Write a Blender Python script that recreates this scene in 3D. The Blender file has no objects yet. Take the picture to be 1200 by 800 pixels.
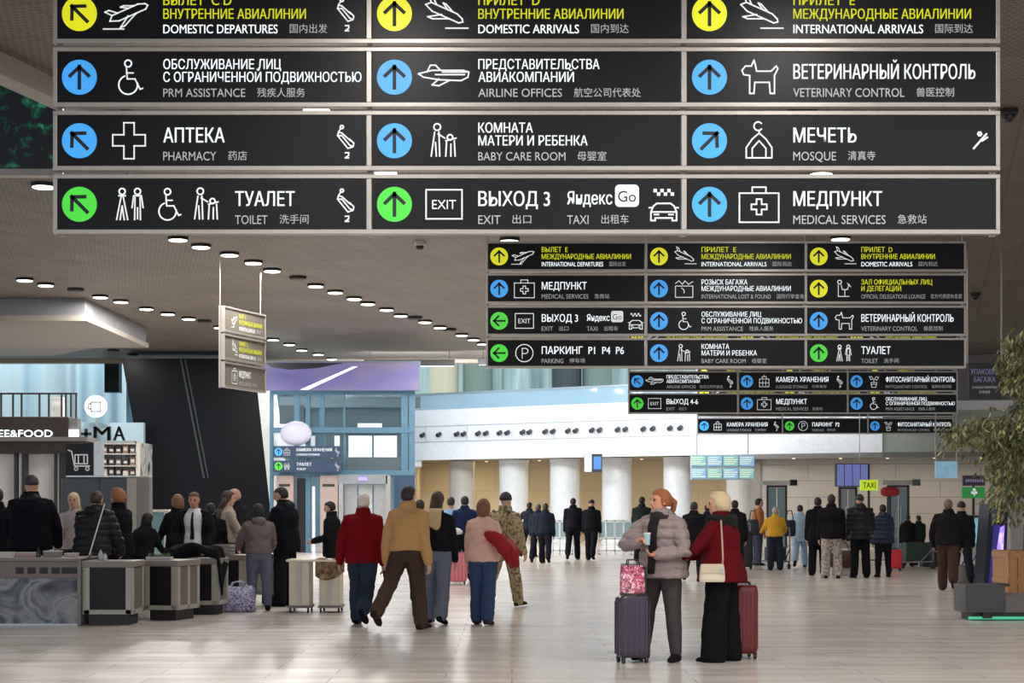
import bpy, bmesh, math, random
import numpy as np
from mathutils import Vector, Matrix
R = math.radians
random.seed(7)
SC = bpy.context.scene
COL = SC.collection

# ---------------------------------------------------------------- camera, world, exposure
F = 2000.0; EYE = 1.52; HZ = 593.0            # focal length in px (1200 px wide frame), eye height, horizon row
cd = bpy.data.cameras.new('camera'); cam = bpy.data.objects.new('camera', cd); COL.objects.link(cam)
cam.location = (0, 0, EYE); cam.rotation_euler = (R(90), 0, 0)
cd.sensor_width = 36.0; cd.lens = 36.0 * F / 1200.0
cd.shift_y = (HZ - 400.0) / 1200.0
cd.clip_end = 400
SC.camera = cam
SC.view_settings.view_transform = 'Standard'; SC.view_settings.look = 'None'
SC.view_settings.gamma = 1.0; SC.view_settings.use_curve_mapping = False
SC.view_settings.exposure = -0.06
W = bpy.data.worlds.new('world'); SC.world = W; W.use_nodes = True
W.node_tree.nodes['Background'].inputs[0].default_value = (0.80, 0.90, 1.0, 1)
W.node_tree.nodes['Background'].inputs[1].default_value = 1.45
LAMP_W = 125.0                                  # watts of each round ceiling lamp
CEIL = 7.0

def X(px, d): return (px - 600.0) * d / F
def Z(py, d): return EYE + (HZ - py) * d / F
def dfloor(py): return EYE * F / (py - HZ)
def onceil(px, py, z=CEIL):
    d = (z - EYE) * F / (HZ - py)
    return X(px, d), d

# ---------------------------------------------------------------- materials
def lin(c):
    c = c / 255.0
    return c / 12.92 if c <= 0.04045 else ((c + 0.055) / 1.055) ** 2.4
def rgb(t): return (lin(t[0]), lin(t[1]), lin(t[2]), 1.0)
MATS = {}
def mat(name, c, rough=0.6, metal=0.0, var=0.12, scale=8.0, bump=0.0, emit=0.0, c2=None, stretch=None, spec=0.5):
    if name in MATS: return MATS[name]
    m = bpy.data.materials.new(name); m.use_nodes = True
    nt = m.node_tree; n = nt.nodes; b = n['Principled BSDF']
    b.inputs['Roughness'].default_value = rough; b.inputs['Metallic'].default_value = metal
    b.inputs['Specular IOR Level'].default_value = spec
    tc = n.new('ShaderNodeTexCoord'); mp = n.new('ShaderNodeMapping'); nz = n.new('ShaderNodeTexNoise')
    nt.links.new(tc.outputs['Object'], mp.inputs['Vector']); nt.links.new(mp.outputs['Vector'], nz.inputs['Vector'])
    if stretch: mp.inputs['Scale'].default_value = stretch
    nz.inputs['Scale'].default_value = scale; nz.inputs['Detail'].default_value = 3
    mx = n.new('ShaderNodeMix'); mx.data_type = 'RGBA'
    a = rgb(c)
    if c2 is None:
        lo = tuple(max(0, v * (1 - var)) for v in a[:3]) + (1,); hi = tuple(min(1, v * (1 + var)) for v in a[:3]) + (1,)
    else: lo, hi = a, rgb(c2)
    mx.inputs[6].default_value = lo; mx.inputs[7].default_value = hi
    nt.links.new(nz.outputs['Fac'], mx.inputs[0]); nt.links.new(mx.outputs[2], b.inputs['Base Color'])
    if bump:
        bp = n.new('ShaderNodeBump'); bp.inputs['Strength'].default_value = bump; bp.inputs['Distance'].default_value = 0.02
        nt.links.new(nz.outputs['Fac'], bp.inputs['Height']); nt.links.new(bp.outputs['Normal'], b.inputs['Normal'])
    if emit:
        nt.links.new(mx.outputs[2], b.inputs['Emission Color']); b.inputs['Emission Strength'].default_value = emit
    MATS[name] = m
    return m
def ramp_mat(name, cols, scale, rough=0.5, stretch=(1, 1, 1), emit=0.0, detail=4, dist=0.0, spec=0.5, pos=None):
    if name in MATS: return MATS[name]
    m = bpy.data.materials.new(name); m.use_nodes = True
    nt = m.node_tree; n = nt.nodes; b = n['Principled BSDF']; b.inputs['Roughness'].default_value = rough
    b.inputs['Specular IOR Level'].default_value = spec
    tc = n.new('ShaderNodeTexCoord'); mp = n.new('ShaderNodeMapping'); nz = n.new('ShaderNodeTexNoise'); cr = n.new('ShaderNodeValToRGB')
    nt.links.new(tc.outputs['Object'], mp.inputs['Vector']); nt.links.new(mp.outputs['Vector'], nz.inputs['Vector'])
    mp.inputs['Scale'].default_value = stretch; nz.inputs['Scale'].default_value = scale
    nz.inputs['Detail'].default_value = detail; nz.inputs['Distortion'].default_value = dist
    e = cr.color_ramp.elements
    ps = pos or [0.3 + 0.4 * i / (len(cols) - 1) for i in range(len(cols))]
    while len(e) < len(cols): e.new(0.5)
    for i, c in enumerate(cols): e[i].position = ps[i]; e[i].color = rgb(c)
    nt.links.new(nz.outputs['Fac'], cr.inputs[0]); nt.links.new(cr.outputs[0], b.inputs['Base Color'])
    if emit:
        nt.links.new(cr.outputs[0], b.inputs['Emission Color']); b.inputs['Emission Strength'].default_value = emit
    MATS[name] = m
    return m
def glow(name, c, strength, var=0.03): return mat(name, c, 0.4, 0, var, 5, 0, strength)
def glass_mat(name, c, alpha=0.25, rough=0.05):
    if name in MATS: return MATS[name]
    m = bpy.data.materials.new(name); m.use_nodes = True
    nt = m.node_tree; n = nt.nodes; b = n['Principled BSDF']
    nz = n.new('ShaderNodeTexNoise'); nz.inputs['Scale'].default_value = 0.7
    mr = n.new('ShaderNodeMapRange'); mr.inputs[3].default_value = alpha * 0.85; mr.inputs[4].default_value = alpha * 1.15
    nt.links.new(nz.outputs['Fac'], mr.inputs[0]); nt.links.new(mr.outputs[0], b.inputs['Alpha'])
    b.inputs['Base Color'].default_value = rgb(c); b.inputs['Roughness'].default_value = rough
    MATS[name] = m
    return m

def ceiling_mat():
    m = bpy.data.materials.new('ceiling_mesh_tiles'); m.use_nodes = True
    nt = m.node_tree; n = nt.nodes; b = n['Principled BSDF']; b.inputs['Roughness'].default_value = 0.55
    tc = n.new('ShaderNodeTexCoord'); mp = n.new('ShaderNodeMapping'); mp.inputs['Rotation'].default_value = (0, 0, R(13.9))
    nt.links.new(tc.outputs['Object'], mp.inputs['Vector'])
    br = n.new('ShaderNodeTexBrick'); br.offset = 0.0; br.inputs['Scale'].default_value = 1.0
    br.inputs['Brick Width'].default_value = 0.6; br.inputs['Row Height'].default_value = 1.2
    br.inputs['Mortar Size'].default_value = 0.012; br.inputs['Mortar Smooth'].default_value = 0.3
    br.inputs['Color1'].default_value = rgb((120, 112, 104)); br.inputs['Color2'].default_value = rgb((112, 104, 96)); br.inputs['Mortar'].default_value = rgb((84, 76, 70))
    nt.links.new(mp.outputs['Vector'], br.inputs['Vector'])
    # perforation: a grid of small dark holes
    b2 = n.new('ShaderNodeTexBrick'); b2.offset = 0.5; b2.inputs['Scale'].default_value = 1.0
    b2.inputs['Brick Width'].default_value = 0.10; b2.inputs['Row Height'].default_value = 0.10
    b2.inputs['Mortar Size'].default_value = 0.022; b2.inputs['Mortar Smooth'].default_value = 0.6
    b2.inputs['Color1'].default_value = (0.62, 0.60, 0.58, 1); b2.inputs['Color2'].default_value = (0.55, 0.54, 0.52, 1); b2.inputs['Mortar'].default_value = (1, 1, 1, 1)
    nt.links.new(mp.outputs['Vector'], b2.inputs['Vector'])
    nz = n.new('ShaderNodeTexNoise'); nz.inputs['Scale'].default_value = 0.5; nz.inputs['Detail'].default_value = 5
    nt.links.new(mp.outputs['Vector'], nz.inputs['Vector'])
    mr = n.new('ShaderNodeMapRange'); mr.inputs[3].default_value = 0.75; mr.inputs[4].default_value = 1.45
    nt.links.new(nz.outputs['Fac'], mr.inputs[0])
    m1 = n.new('ShaderNodeMix'); m1.data_type = 'RGBA'; m1.blend_type = 'MULTIPLY'; m1.inputs[0].default_value = 1
    nt.links.new(br.outputs['Color'], m1.inputs[6]); nt.links.new(b2.outputs['Color'], m1.inputs[7])
    m2 = n.new('ShaderNodeMix'); m2.data_type = 'RGBA'; m2.blend_type = 'MULTIPLY'; m2.inputs[0].default_value = 1
    nt.links.new(m1.outputs[2], m2.inputs[6]); nt.links.new(mr.outputs[0], m2.inputs[7])
    nt.links.new(m2.outputs[2], b.inputs['Base Color'])
    return m
def floor_mat():
    m = bpy.data.materials.new('polished_floor_planks'); m.use_nodes = True
    nt = m.node_tree; n = nt.nodes; b = n['Principled BSDF']
    tc = n.new('ShaderNodeTexCoord')
    br = n.new('ShaderNodeTexBrick'); br.offset = 0.37; br.inputs['Scale'].default_value = 1.0
    br.inputs['Brick Width'].default_value = 1.6; br.inputs['Row Height'].default_value = 0.42
    br.inputs['Mortar Size'].default_value = 0.006; br.inputs['Mortar Smooth'].default_value = 0.2
    br.inputs['Color1'].default_value = rgb((218, 210, 203)); br.inputs['Color2'].default_value = rgb((208, 199, 192)); br.inputs['Mortar'].default_value = rgb((168, 159, 152))
    nt.links.new(tc.outputs['Object'], br.inputs['Vector'])
    mp = n.new('ShaderNodeMapping'); mp.inputs['Scale'].default_value = (0.55, 2.4, 1); nt.links.new(tc.outputs['Object'], mp.inputs['Vector'])
    nz = n.new('ShaderNodeTexNoise'); nz.inputs['Scale'].default_value = 1.3; nz.inputs['Detail'].default_value = 5
    nt.links.new(mp.outputs['Vector'], nz.inputs['Vector'])
    mr = n.new('ShaderNodeMapRange'); mr.inputs[1].default_value = 0.25; mr.inputs[2].default_value = 0.75; mr.inputs[3].default_value = 0.84; mr.inputs[4].default_value = 1.12
    nt.links.new(nz.outputs['Fac'], mr.inputs[0])
    m2 = n.new('ShaderNodeMix'); m2.data_type = 'RGBA'; m2.blend_type = 'MULTIPLY'; m2.inputs[0].default_value = 1
    nt.links.new(br.outputs['Color'], m2.inputs[6]); nt.links.new(mr.outputs[0], m2.inputs[7])
    nt.links.new(m2.outputs[2], b.inputs['Base Color'])
    r2 = n.new('ShaderNodeMapRange'); r2.inputs[3].default_value = 0.16; r2.inputs[4].default_value = 0.30
    nt.links.new(nz.outputs['Fac'], r2.inputs[0]); nt.links.new(r2.outputs[0], b.inputs['Roughness'])
    b.inputs['Specular IOR Level'].default_value = 0.45
    return m
def course_mat(name, c1, c2, mortar, w, h, msize=0.02, rough=0.6, off=0.5):
    m = bpy.data.materials.new(name); m.use_nodes = True
    nt = m.node_tree; n = nt.nodes; b = n['Principled BSDF']; b.inputs['Roughness'].default_value = rough
    tc = n.new('ShaderNodeTexCoord'); mp = n.new('ShaderNodeMapping'); mp.inputs['Rotation'].default_value = (R(-90), 0, 0)
    nt.links.new(tc.outputs['Object'], mp.inputs['Vector'])
    br = n.new('ShaderNodeTexBrick'); br.offset = off; br.inputs['Scale'].default_value = 1.0
    br.inputs['Brick Width'].default_value = w; br.inputs['Row Height'].default_value = h; br.inputs['Mortar Size'].default_value = msize
    br.inputs['Color1'].default_value = rgb(c1); br.inputs['Color2'].default_value = rgb(c2); br.inputs['Mortar'].default_value = rgb(mortar)
    nt.links.new(mp.outputs['Vector'], br.inputs['Vector']); nt.links.new(br.outputs['Color'], b.inputs['Base Color'])
    MATS[name] = m
    return m

# ---------------------------------------------------------------- mesh helpers
class MB:
    """collects shapes; build() links them as ONE mesh object"""
    def __init__(s): s.v = []; s.f = []; s.m = []
    def add(s, vs, fs, mi=0):
        o = len(s.v); s.v.extend([tuple(p) for p in vs]); s.f.extend([tuple(i + o for i in f) for f in fs]); s.m.extend([mi] * len(fs)); return s
    def box(s, c, size, rz=0.0, mi=0, rx=0.0, ry=0.0):
        hx, hy, hz = size[0] / 2, size[1] / 2, size[2] / 2
        M = Matrix.Translation(c) @ Matrix.Rotation(rz, 4, 'Z') @ Matrix.Rotation(ry, 4, 'Y') @ Matrix.Rotation(rx, 4, 'X')
        vs = [M @ Vector((x * hx, y * hy, z * hz)) for x, y, z in ((-1,-1,-1),(1,-1,-1),(1,1,-1),(-1,1,-1),(-1,-1,1),(1,-1,1),(1,1,1),(-1,1,1))]
        return s.add(vs, [(0,3,2,1),(4,5,6,7),(0,1,5,4),(1,2,6,5),(2,3,7,6),(3,0,4,7)], mi)
    def span(s, a, b, mi=0):
        return s.box(((a[0]+b[0])/2, (a[1]+b[1])/2, (a[2]+b[2])/2), (abs(b[0]-a[0]), abs(b[1]-a[1]), abs(b[2]-a[2])), 0, mi)
    def cyl(s, p0, p1, r0, r1=None, n=12, mi=0):
        r1 = r0 if r1 is None else r1
        p0 = Vector(p0); p1 = Vector(p1); d = (p1 - p0).normalized()
        u = d.cross(Vector((0, 0, 1)) if abs(d.z) < 0.9 else Vector((1, 0, 0))).normalized(); w = d.cross(u)
        vs = []
        for p, r in ((p0, r0), (p1, r1)):
            for k in range(n):
                a = 2 * math.pi * k / n; vs.append(p + (u * math.cos(a) + w * math.sin(a)) * r)
        fs = [(k, (k + 1) % n, n + (k + 1) % n, n + k) for k in range(n)] + [tuple(range(n - 1, -1, -1)), tuple(range(n, 2 * n))]
        return s.add(vs, fs, mi)
    def tube(s, pts, r, n=8, mi=0):
        pts = [Vector(p) for p in pts]
        for a, b in zip(pts[:-1], pts[1:]): s.cyl(a, b, r, r, n, mi)
        return s
    def lathe(s, c, prof, n=20, mi=0):
        vs = []
        for r, z in prof:
            for k in range(n):
                a = 2 * math.pi * k / n; vs.append((c[0] + r * math.cos(a), c[1] + r * math.sin(a), c[2] + z))
        fs = []
        for i in range(len(prof) - 1):
            for k in range(n): fs.append((i*n+k, i*n+(k+1)%n, (i+1)*n+(k+1)%n, (i+1)*n+k))
        fs.append(tuple(range(n - 1, -1, -1))); fs.append(tuple((len(prof)-1)*n + k for k in range(n)))
        return s.add(vs, fs, mi)
    def ell(s, c, r, M=None, nu=14, nv=10, mi=0, fn=None):
        vs = []; fs = []
        for j in range(1, nv):
            t = math.pi * j / nv
            for k in range(nu):
                a = 2 * math.pi * k / nu
                d = Vector((math.sin(t) * math.cos(a), math.sin(t) * math.sin(a), math.cos(t)))
                q = fn(d) if fn else 1.0
                p = Vector((d.x * r[0] * q, d.y * r[1] * q, d.z * r[2] * q)); vs.append(p)
        top = len(vs); q = fn(Vector((0,0,1))) if fn else 1; vs.append(Vector((0, 0, r[2] * q)))
        q = fn(Vector((0,0,-1))) if fn else 1; vs.append(Vector((0, 0, -r[2] * q)))
        for j in range(nv - 2):
            for k in range(nu): fs.append((j*nu+k, (j+1)*nu+k, (j+1)*nu+(k+1)%nu, j*nu+(k+1)%nu))
        for k in range(nu):
            fs.append((top, k, (k+1)%nu)); fs.append((top+1, (nv-2)*nu+(k+1)%nu, (nv-2)*nu+k))
        if M is None: M = Matrix.Identity(3)
        c = Vector(c)
        return s.add([c + M @ p for p in vs], fs, mi)
    def rings(s, secs, n=16, mi=0, pw=1.0):
        """loft of elliptical sections (centre, half axis u, half axis v)"""
        vs = []; fs = []
        for c, u, v in secs:
            c = Vector(c); u = Vector(u); v = Vector(v)
            for k in range(n):
                a = 2 * math.pi * k / n; ca, sa = math.cos(a), math.sin(a)
                if pw != 1.0: ca = math.copysign(abs(ca) ** pw, ca); sa = math.copysign(abs(sa) ** pw, sa)
                vs.append(c + u * ca + v * sa)
        m = len(secs)
        for i in range(m - 1):
            for k in range(n): fs.append((i*n+k, i*n+(k+1)%n, (i+1)*n+(k+1)%n, (i+1)*n+k))
        fs.append(tuple(range(n - 1, -1, -1))); fs.append(tuple((m-1)*n + k for k in range(n)))
        return s.add(vs, fs, mi)
    def limb(s, pts, rad, ref=(0, 1, 0), flat=1.0, n=12, cap=True, mi=0):
        """tapered round-ended limb through pts; flat scales the radius along ref"""
        pts = [Vector(p) for p in pts]; ref = Vector(ref); secs = []
        N = len(pts)
        for i, p in enumerate(pts):
            if i == 0: d = pts[1] - p
            elif i == N - 1: d = p - pts[i-1]
            else: d = (pts[i+1] - p).normalized() + (p - pts[i-1]).normalized()
            d.normalize()
            r_ = ref if abs(d.dot(ref)) < 0.95 else Vector((0.3, 0.2, 1))
            u = d.cross(r_).normalized(); w = u.cross(d)
            r = rad[i]
            if i == 0 and cap:
                for t in (80, 45): secs.append((p - d * r * math.sin(R(t)), u * r * math.cos(R(t)), w * r * flat * math.cos(R(t))))
            secs.append((p, u * r, w * r * flat))
            if i == N - 1 and cap:
                for t in (45, 80): secs.append((p + d * r * math.sin(R(t)), u * r * math.cos(R(t)), w * r * flat * math.cos(R(t))))
        return s.rings(secs, n, mi)
    def prism(s, poly, y0, y1, mi=0):
        """polygon in the x-z plane (seen from -y, counter-clockwise) pushed from y0 to y1"""
        n = len(poly)
        vs = [(x, y0, z) for x, z in poly] + [(x, y1, z) for x, z in poly]
        fs = [tuple(range(n)), tuple(range(2*n-1, n-1, -1))] + [(k, n + k, n + (k+1) % n, (k+1) % n) for k in range(n)]
        return s.add(vs, fs, mi)
    def mesh(s, name, mats, smooth=False):
        me = bpy.data.meshes.new(name); me.from_pydata(s.v, [], s.f)
        for m in (mats if isinstance(mats, (list, tuple)) else [mats]): me.materials.append(m)
        if len(set(s.m)) > 1: me.polygons.foreach_set('material_index', s.m)
        if smooth: me.polygons.foreach_set('use_smooth', [True] * len(me.polygons))
        me.update(); return me
    def build(s, name, mats, parent=None, loc=(0,0,0), rz=0.0, bevel=0.0, smooth=False):
        o = bpy.data.objects.new(name, s.mesh(name, mats, smooth)); COL.objects.link(o)
        o.location = loc; o.rotation_euler = (0, 0, rz)
        if parent is not None: o.parent = parent
        if bevel:
            b = o.modifiers.new('bevel', 'BEVEL'); b.width = bevel; b.segments = 2; b.limit_method = 'ANGLE'
        return o
def tag(o, label, cat, group=None, kind=None):
    o['label'] = label; o['category'] = cat
    if group: o['group'] = group
    if kind: o['kind'] = kind
    return o
def empty(name, loc, label, cat, group=None, rz=0.0):
    o = bpy.data.objects.new(name, None); COL.objects.link(o); o.location = loc; o.rotation_euler = (0, 0, rz)
    o.empty_display_size = 0.1
    return tag(o, label, cat, group)
def struct(o, label=None):
    o['kind'] = 'structure'
    if label: o['label'] = label
    return o
def bake(mb, name, voxel, mats, parent=None, smooth=3, wob=0.0, seed=0, quilt=None):
    """one continuous skin over overlapping lofts"""
    me = mb.mesh('tmp', mats); t = bpy.data.objects.new('tmp', me); COL.objects.link(t)
    r = t.modifiers.new('r', 'REMESH'); r.mode = 'VOXEL'; r.voxel_size = voxel; r.use_smooth_shade = True
    if smooth:
        k = t.modifiers.new('s', 'SMOOTH'); k.iterations = smooth; k.factor = 0.5
    bpy.context.view_layer.update()
    dg = bpy.context.evaluated_depsgraph_get()
    out = bpy.data.meshes.new_from_object(t.evaluated_get(dg))
    bpy.data.objects.remove(t); bpy.data.meshes.remove(me)
    if wob or quilt:
        n = len(out.vertices); co = np.empty(n * 3); no = np.empty(n * 3)
        out.vertices.foreach_get('co', co); out.vertices.foreach_get('normal', no)
        co = co.reshape(-1, 3); no = no.reshape(-1, 3)
        g = np.random.RandomState(seed + 3); h = np.zeros(n)
        if wob:
            for k in range(7):
                q = g.normal(size=3) * (9 + 5 * k); q[2] *= 1.3
                h += wob * np.sin(co @ q + g.uniform(0, 6.28)) / (1 + 0.25 * k) * 0.5
        if wob: h = h * 0.8 + wob * 0.35 * (0 if name == 'trousers' else 1)
        if quilt:
            h += quilt[1] * (np.abs(np.sin(co[:, 2] * math.pi / quilt[0])) ** 0.6 - 0.6)
        co = co + no * h[:, None]
        out.vertices.foreach_set('co', co.ravel())
    out.name = name
    if not out.materials:
        out.materials.append(mats if not isinstance(mats, (list, tuple)) else mats[0])
    out.polygons.foreach_set('use_smooth', [True] * len(out.polygons)); out.update()
    o = bpy.data.objects.new(name, out); COL.objects.link(o)
    if parent is not None: o.parent = parent
    return o
# ================================================================ THE SETTING
AX = Vector((0.241, 0.970, 0)).normalized()      # the hall's long axis runs off to the right of the view

def quad_obj(name, pts, m, thick=None):
    mb = MB(); n = len(pts)
    if thick is None: mb.add(pts, [tuple(range(n))])
    else:
        up = [(p[0], p[1], p[2] + thick) for p in pts]
        mb.add(list(pts) + up, [tuple(range(n - 1, -1, -1)), tuple(range(n, 2*n))] + [(k, (k+1) % n, n + (k+1) % n, n + k) for k in range(n)])
    return struct(mb.build(name, m))

quad_obj('floor', [(-60, -12, 0), (60, -12, 0), (60, 110, 0), (-60, 110, 0)], floor_mat())
M_CEIL = ceiling_mat()
ax1, ay1 = onceil(0, 67); bx1, by1 = onceil(150, 139); cx1, cy1 = onceil(150, 205)
k = (by1 + 12 - ay1) and (-12 - ay1) / (by1 - ay1); hx0 = ax1 + (bx1 - ax1) * k
quad_obj('ceiling', [(46, -12, CEIL), (46, 92, CEIL), (14.6, 92, CEIL), (14.6, 64, CEIL), (-46, 64, CEIL), (-46, cy1, CEIL), (cx1, cy1, CEIL), (bx1, by1, CEIL), (hx0, -12, CEIL)], M_CEIL, 0.06)
M_TRIM = mat('grey_beam_paint', (176, 168, 162), 0.5)
M_DARK = mat('charcoal_paint', (40, 41, 45), 0.45)
# opening in the ceiling on the left, with a pale beam along its near edge and the tall video wall on its far side
mb = MB()
dirv = Vector((bx1 - ax1, by1 - ay1, 0)).normalized(); nrm = Vector((-dirv.y, dirv.x, 0))
pA = Vector((hx0, -12, CEIL)); pB = Vector((bx1, by1, CEIL))
mid = (pA + pB) / 2 + Vector((dirv.y, -dirv.x, 0)) * 0.0
mb.box((mid.x, mid.y, CEIL - 0.06), ((pB - pA).length, 0.30, 0.42), math.atan2(dirv.y, dirv.x))
struct(mb.build('trim_1', M_TRIM))
struct(MB().span((-46, cy1 - 0.12, CEIL - 0.03), (cx1, cy1 + 0.1, CEIL + 0.08)).build('trim_2', M_TRIM))
quad_obj('ceiling_upper', [(-46, -12, 11.0), (bx1 + 3, -12, 11.0), (cx1 + 3, cy1 + 1, 11.0), (-46, cy1 + 1, 11.0)], mat('dark_upper_ceiling', (70, 66, 64), 0.7), 0.06)
struct(MB().span((cx1 + 0.02, by1, CEIL + 0.06), (cx1 + 0.2, cy1, 11)).build('wall_opening_side', M_DARK))
struct(MB().span((-46, cy1 + 0.35, CEIL + 0.06), (cx1 + 0.2, cy1 + 0.5, 11)).build('wall_opening_far', M_DARK))

# dropped bulkheads under the ceiling, far left
M_BULK = mat('bulkhead_grey', (128, 129, 133), 0.6)
M_CREAM = mat('cream_plaster', (150, 142, 132), 0.6)
struct(MB().span((-30, 45, 6.52), (X(100, 45), 52.5, CEIL)).build('ceiling_bulkhead', M_BULK, bevel=0.02))
struct(MB().span((-30, 44.9, 6.40), (X(100, 45) + 0.05, 52.6, 6.54)).build('trim_3', M_CREAM))
struct(MB().prism([(-32, 6.62), (X(30, 55), 6.62), (X(88, 55), 6.92), (X(88, 55), CEIL), (-32, CEIL)], 55, 58).build('ceiling_step', M_CREAM))
struct(MB().span((-46, 63.6, 6.86), (14.6, 64.1, 7.25)).build('trim_4', mat('ceiling_edge', (165, 152, 138), 0.6)))

# ---- the upper floor's white curved parapet with its air nozzles, and the colonnade under it
pts = [(X(478, 73), 73.0), (X(600, 70), 70.0), (X(735, 67), 67.0), (X(880, 64.4), 64.4), (X(1034, 62), 62.0)]
def smooth_path(p, n=8):
    out = []
    for i in range(len(p) - 1):
        p0 = Vector(p[max(i-1, 0)]); p1 = Vector(p[i]); p2 = Vector(p[i+1]); p3 = Vector(p[min(i+2, len(p)-1)])
        for k in range(n):
            t = k / n
            out.append(0.5 * ((2*p1) + (-p0 + p2) * t + (2*p0 - 5*p1 + 4*p2 - p3) * t*t + (-p0 + 3*p1 - 3*p2 + p3) * t**3))
    out.append(Vector(p[-1])); return out
BAND = smooth_path([Vector((a, b, 0)) for a, b in pts])
def ribbon(mb, path, prof, mi=0, close=True):
    """sweeps a closed profile of (offset back, z) along path"""
    vs = []; fs = []; m = len(prof)
    for p in path:
        for (dy, z) in prof: vs.append((p.x, p.y + dy, z))
    for i in range(len(path) - 1):
        for k in range(m): fs.append((i*m+k, (i+1)*m+k, (i+1)*m+(k+1)%m, i*m+(k+1)%m))
    e = (len(path) - 1) * m
    fs.append(tuple(range(m))); fs.append(tuple(e + k for k in range(m - 1, -1, -1)))
    return mb.add(vs, fs, mi)
M_WHITE = mat('white_parapet', (238, 240, 243), 0.45)
par = MB(); ribbon(par, BAND, [(0, 3.48), (0, 4.22), (0.03, 4.22), (0.03, 4.26), (0, 4.26), (0, 4.88), (0.03, 4.88), (0.03, 4.92), (0, 4.92), (0, 5.6), (0.35, 5.6), (0.35, 3.48)])
struct(par.build('wall_parapet', M_WHITE))
for i, z in enumerate((4.22, 4.88)):
    ln = MB(); ribbon(ln, BAND, [(-0.012, z), (0.035, z), (0.035, z + 0.04), (-0.012, z + 0.04)]); struct(ln.build('trim_parapet_line', mat('parapet_line_grey', (176, 182, 190), 0.5)))
jn = MB()
for p in BAND[2::3]: jn.box((p.x, p.y - 0.002, 4.55), (0.025, 0.03, 0.62))
struct(jn.build('trim_parapet_joint', MATS['parapet_line_grey']))
M_BGLASS = glass_mat('blue_rail_glass', (172, 204, 222), 0.72)
rg = MB(); ribbon(rg, BAND, [(0.10, 5.6), (0.10, 6.25), (0.13, 6.25), (0.13, 5.6)])
struct(rg.build('trim_glass_rail', M_BGLASS))
tr = MB(); ribbon(tr, BAND, [(0.06, 6.24), (0.06, 6.31), (0.17, 6.31), (0.17, 6.24)])
struct(tr.build('trim_handrail', mat('rail_steel', (170, 185, 195), 0.3, 0.6)))
# slab under the upper floor
sl = MB(); ribbon(sl, BAND, [(0.35, 3.50), (0.35, 3.62), (9.0, 3.62), (9.0, 3.50)])
struct(sl.build('ceiling_gallery', mat('gallery_soffit', (150, 142, 132), 0.7)))
# parapet further right: glazed, grey green
RB = [Vector((X(1034, 62), 62, 0)), Vector((24, 60.2, 0)), Vector((40, 59.0, 0))]
rb = MB(); ribbon(rb, RB, [(0.1, 3.48), (0.1, 5.0), (0.35, 5.0), (0.35, 3.48)])
struct(rb.build('wall_parapet_right', mat('pale_green_panel', (176, 182, 172), 0.4)))
rb = MB(); ribbon(rb, RB, [(-0.15, 5.0), (-0.15, 5.32), (0.5, 5.32), (0.5, 5.0)])
struct(rb.build('trim_light_cove', mat('cove_white', (236, 238, 240), 0.4)))
rb = MB(); ribbon(rb, RB, [(0.3, 5.32), (0.3, 8.2), (0.6, 8.2), (0.6, 5.32)])
struct(rb.build('wall_upper_right', mat('grey_upper_panel', (128, 124, 122), 0.5)))
rb = MB(); ribbon(rb, [BAND[-10], BAND[-1]] + RB[1:], [(-0.05, 3.30), (-0.05, 3.48), (0.5, 3.48), (0.5, 3.30)])
struct(rb.build('trim_parapet_base', mat('grey_metal_trim', (120, 116, 112), 0.4)))

# ground floor walls
M_STONE = course_mat('beige_stone_courses', (190, 182, 172), (182, 174, 164), (140, 132, 124), 3.2, 0.62, 0.012)
xs = X(893, 64.2)
struct(MB().add([(xs, 64.8, 0), (40, 60.2, 0), (40, 60.2, 3.45), (xs, 64.8, 3.45)], [(0, 1, 2, 3)]).build('wall_stone_right', M_STONE))
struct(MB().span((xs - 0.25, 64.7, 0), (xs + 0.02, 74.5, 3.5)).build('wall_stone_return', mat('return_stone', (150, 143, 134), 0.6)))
M_TAN = course_mat('tan_recess_wall', (208, 194, 168), (199, 185, 159), (178, 164, 140), 1.6, 1.1, 0.01)
bw = MB(); bwp = [Vector((-6.5, 78.5, 0)), Vector((4, 76, 0)), Vector((xs + 0.4, 72, 0))]
ribbon(bw, bwp, [(0, 0), (0, 3.5), (0.3, 3.5), (0.3, 0)])
struct(bw.build('wall_back', M_TAN))
struct(MB().span((X(484, 73) - 0.25, 73.0, 0), (X(484, 73) + 0.1, 79, 3.5)).build('wall_back_return', M_TAN))
# the parapet's blunt end
struct(MB().span((X(484, 73) - 0.2, 72.9, 3.2), (X(494, 73), 73.6, 5.7)).build('trim_parapet_end', M_WHITE, bevel=0.05))
# upper level behind the parapet
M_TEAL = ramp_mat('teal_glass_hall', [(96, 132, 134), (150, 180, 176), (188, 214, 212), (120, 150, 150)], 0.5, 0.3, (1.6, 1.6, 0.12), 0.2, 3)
struct(MB().span((-60, 92, 3.6), (60, 92.3, 16)).build('wall_upper_far', M_TEAL))
struct(MB().span((-60, 80, 3.52), (60, 92, 3.6)).build('floor_upper', mat('upper_floor_grey', (150, 150, 150), 0.5)))
# left: the light blue glazed facade behind the food court
M_FAC = ramp_mat('pale_blue_glazing', [(118, 152, 172), (176, 214, 228), (206, 234, 240), (150, 178, 190)], 0.55, 0.25, (2.2, 1, 0.03), 0.3, 2)  # lifted colours and a faint added glow stand in for daylight behind the glass
struct(MB().span((-46, 66.5, 0), (X(146, 66.5), 66.8, 9)).build('wall_glazed_left', M_FAC))
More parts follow.
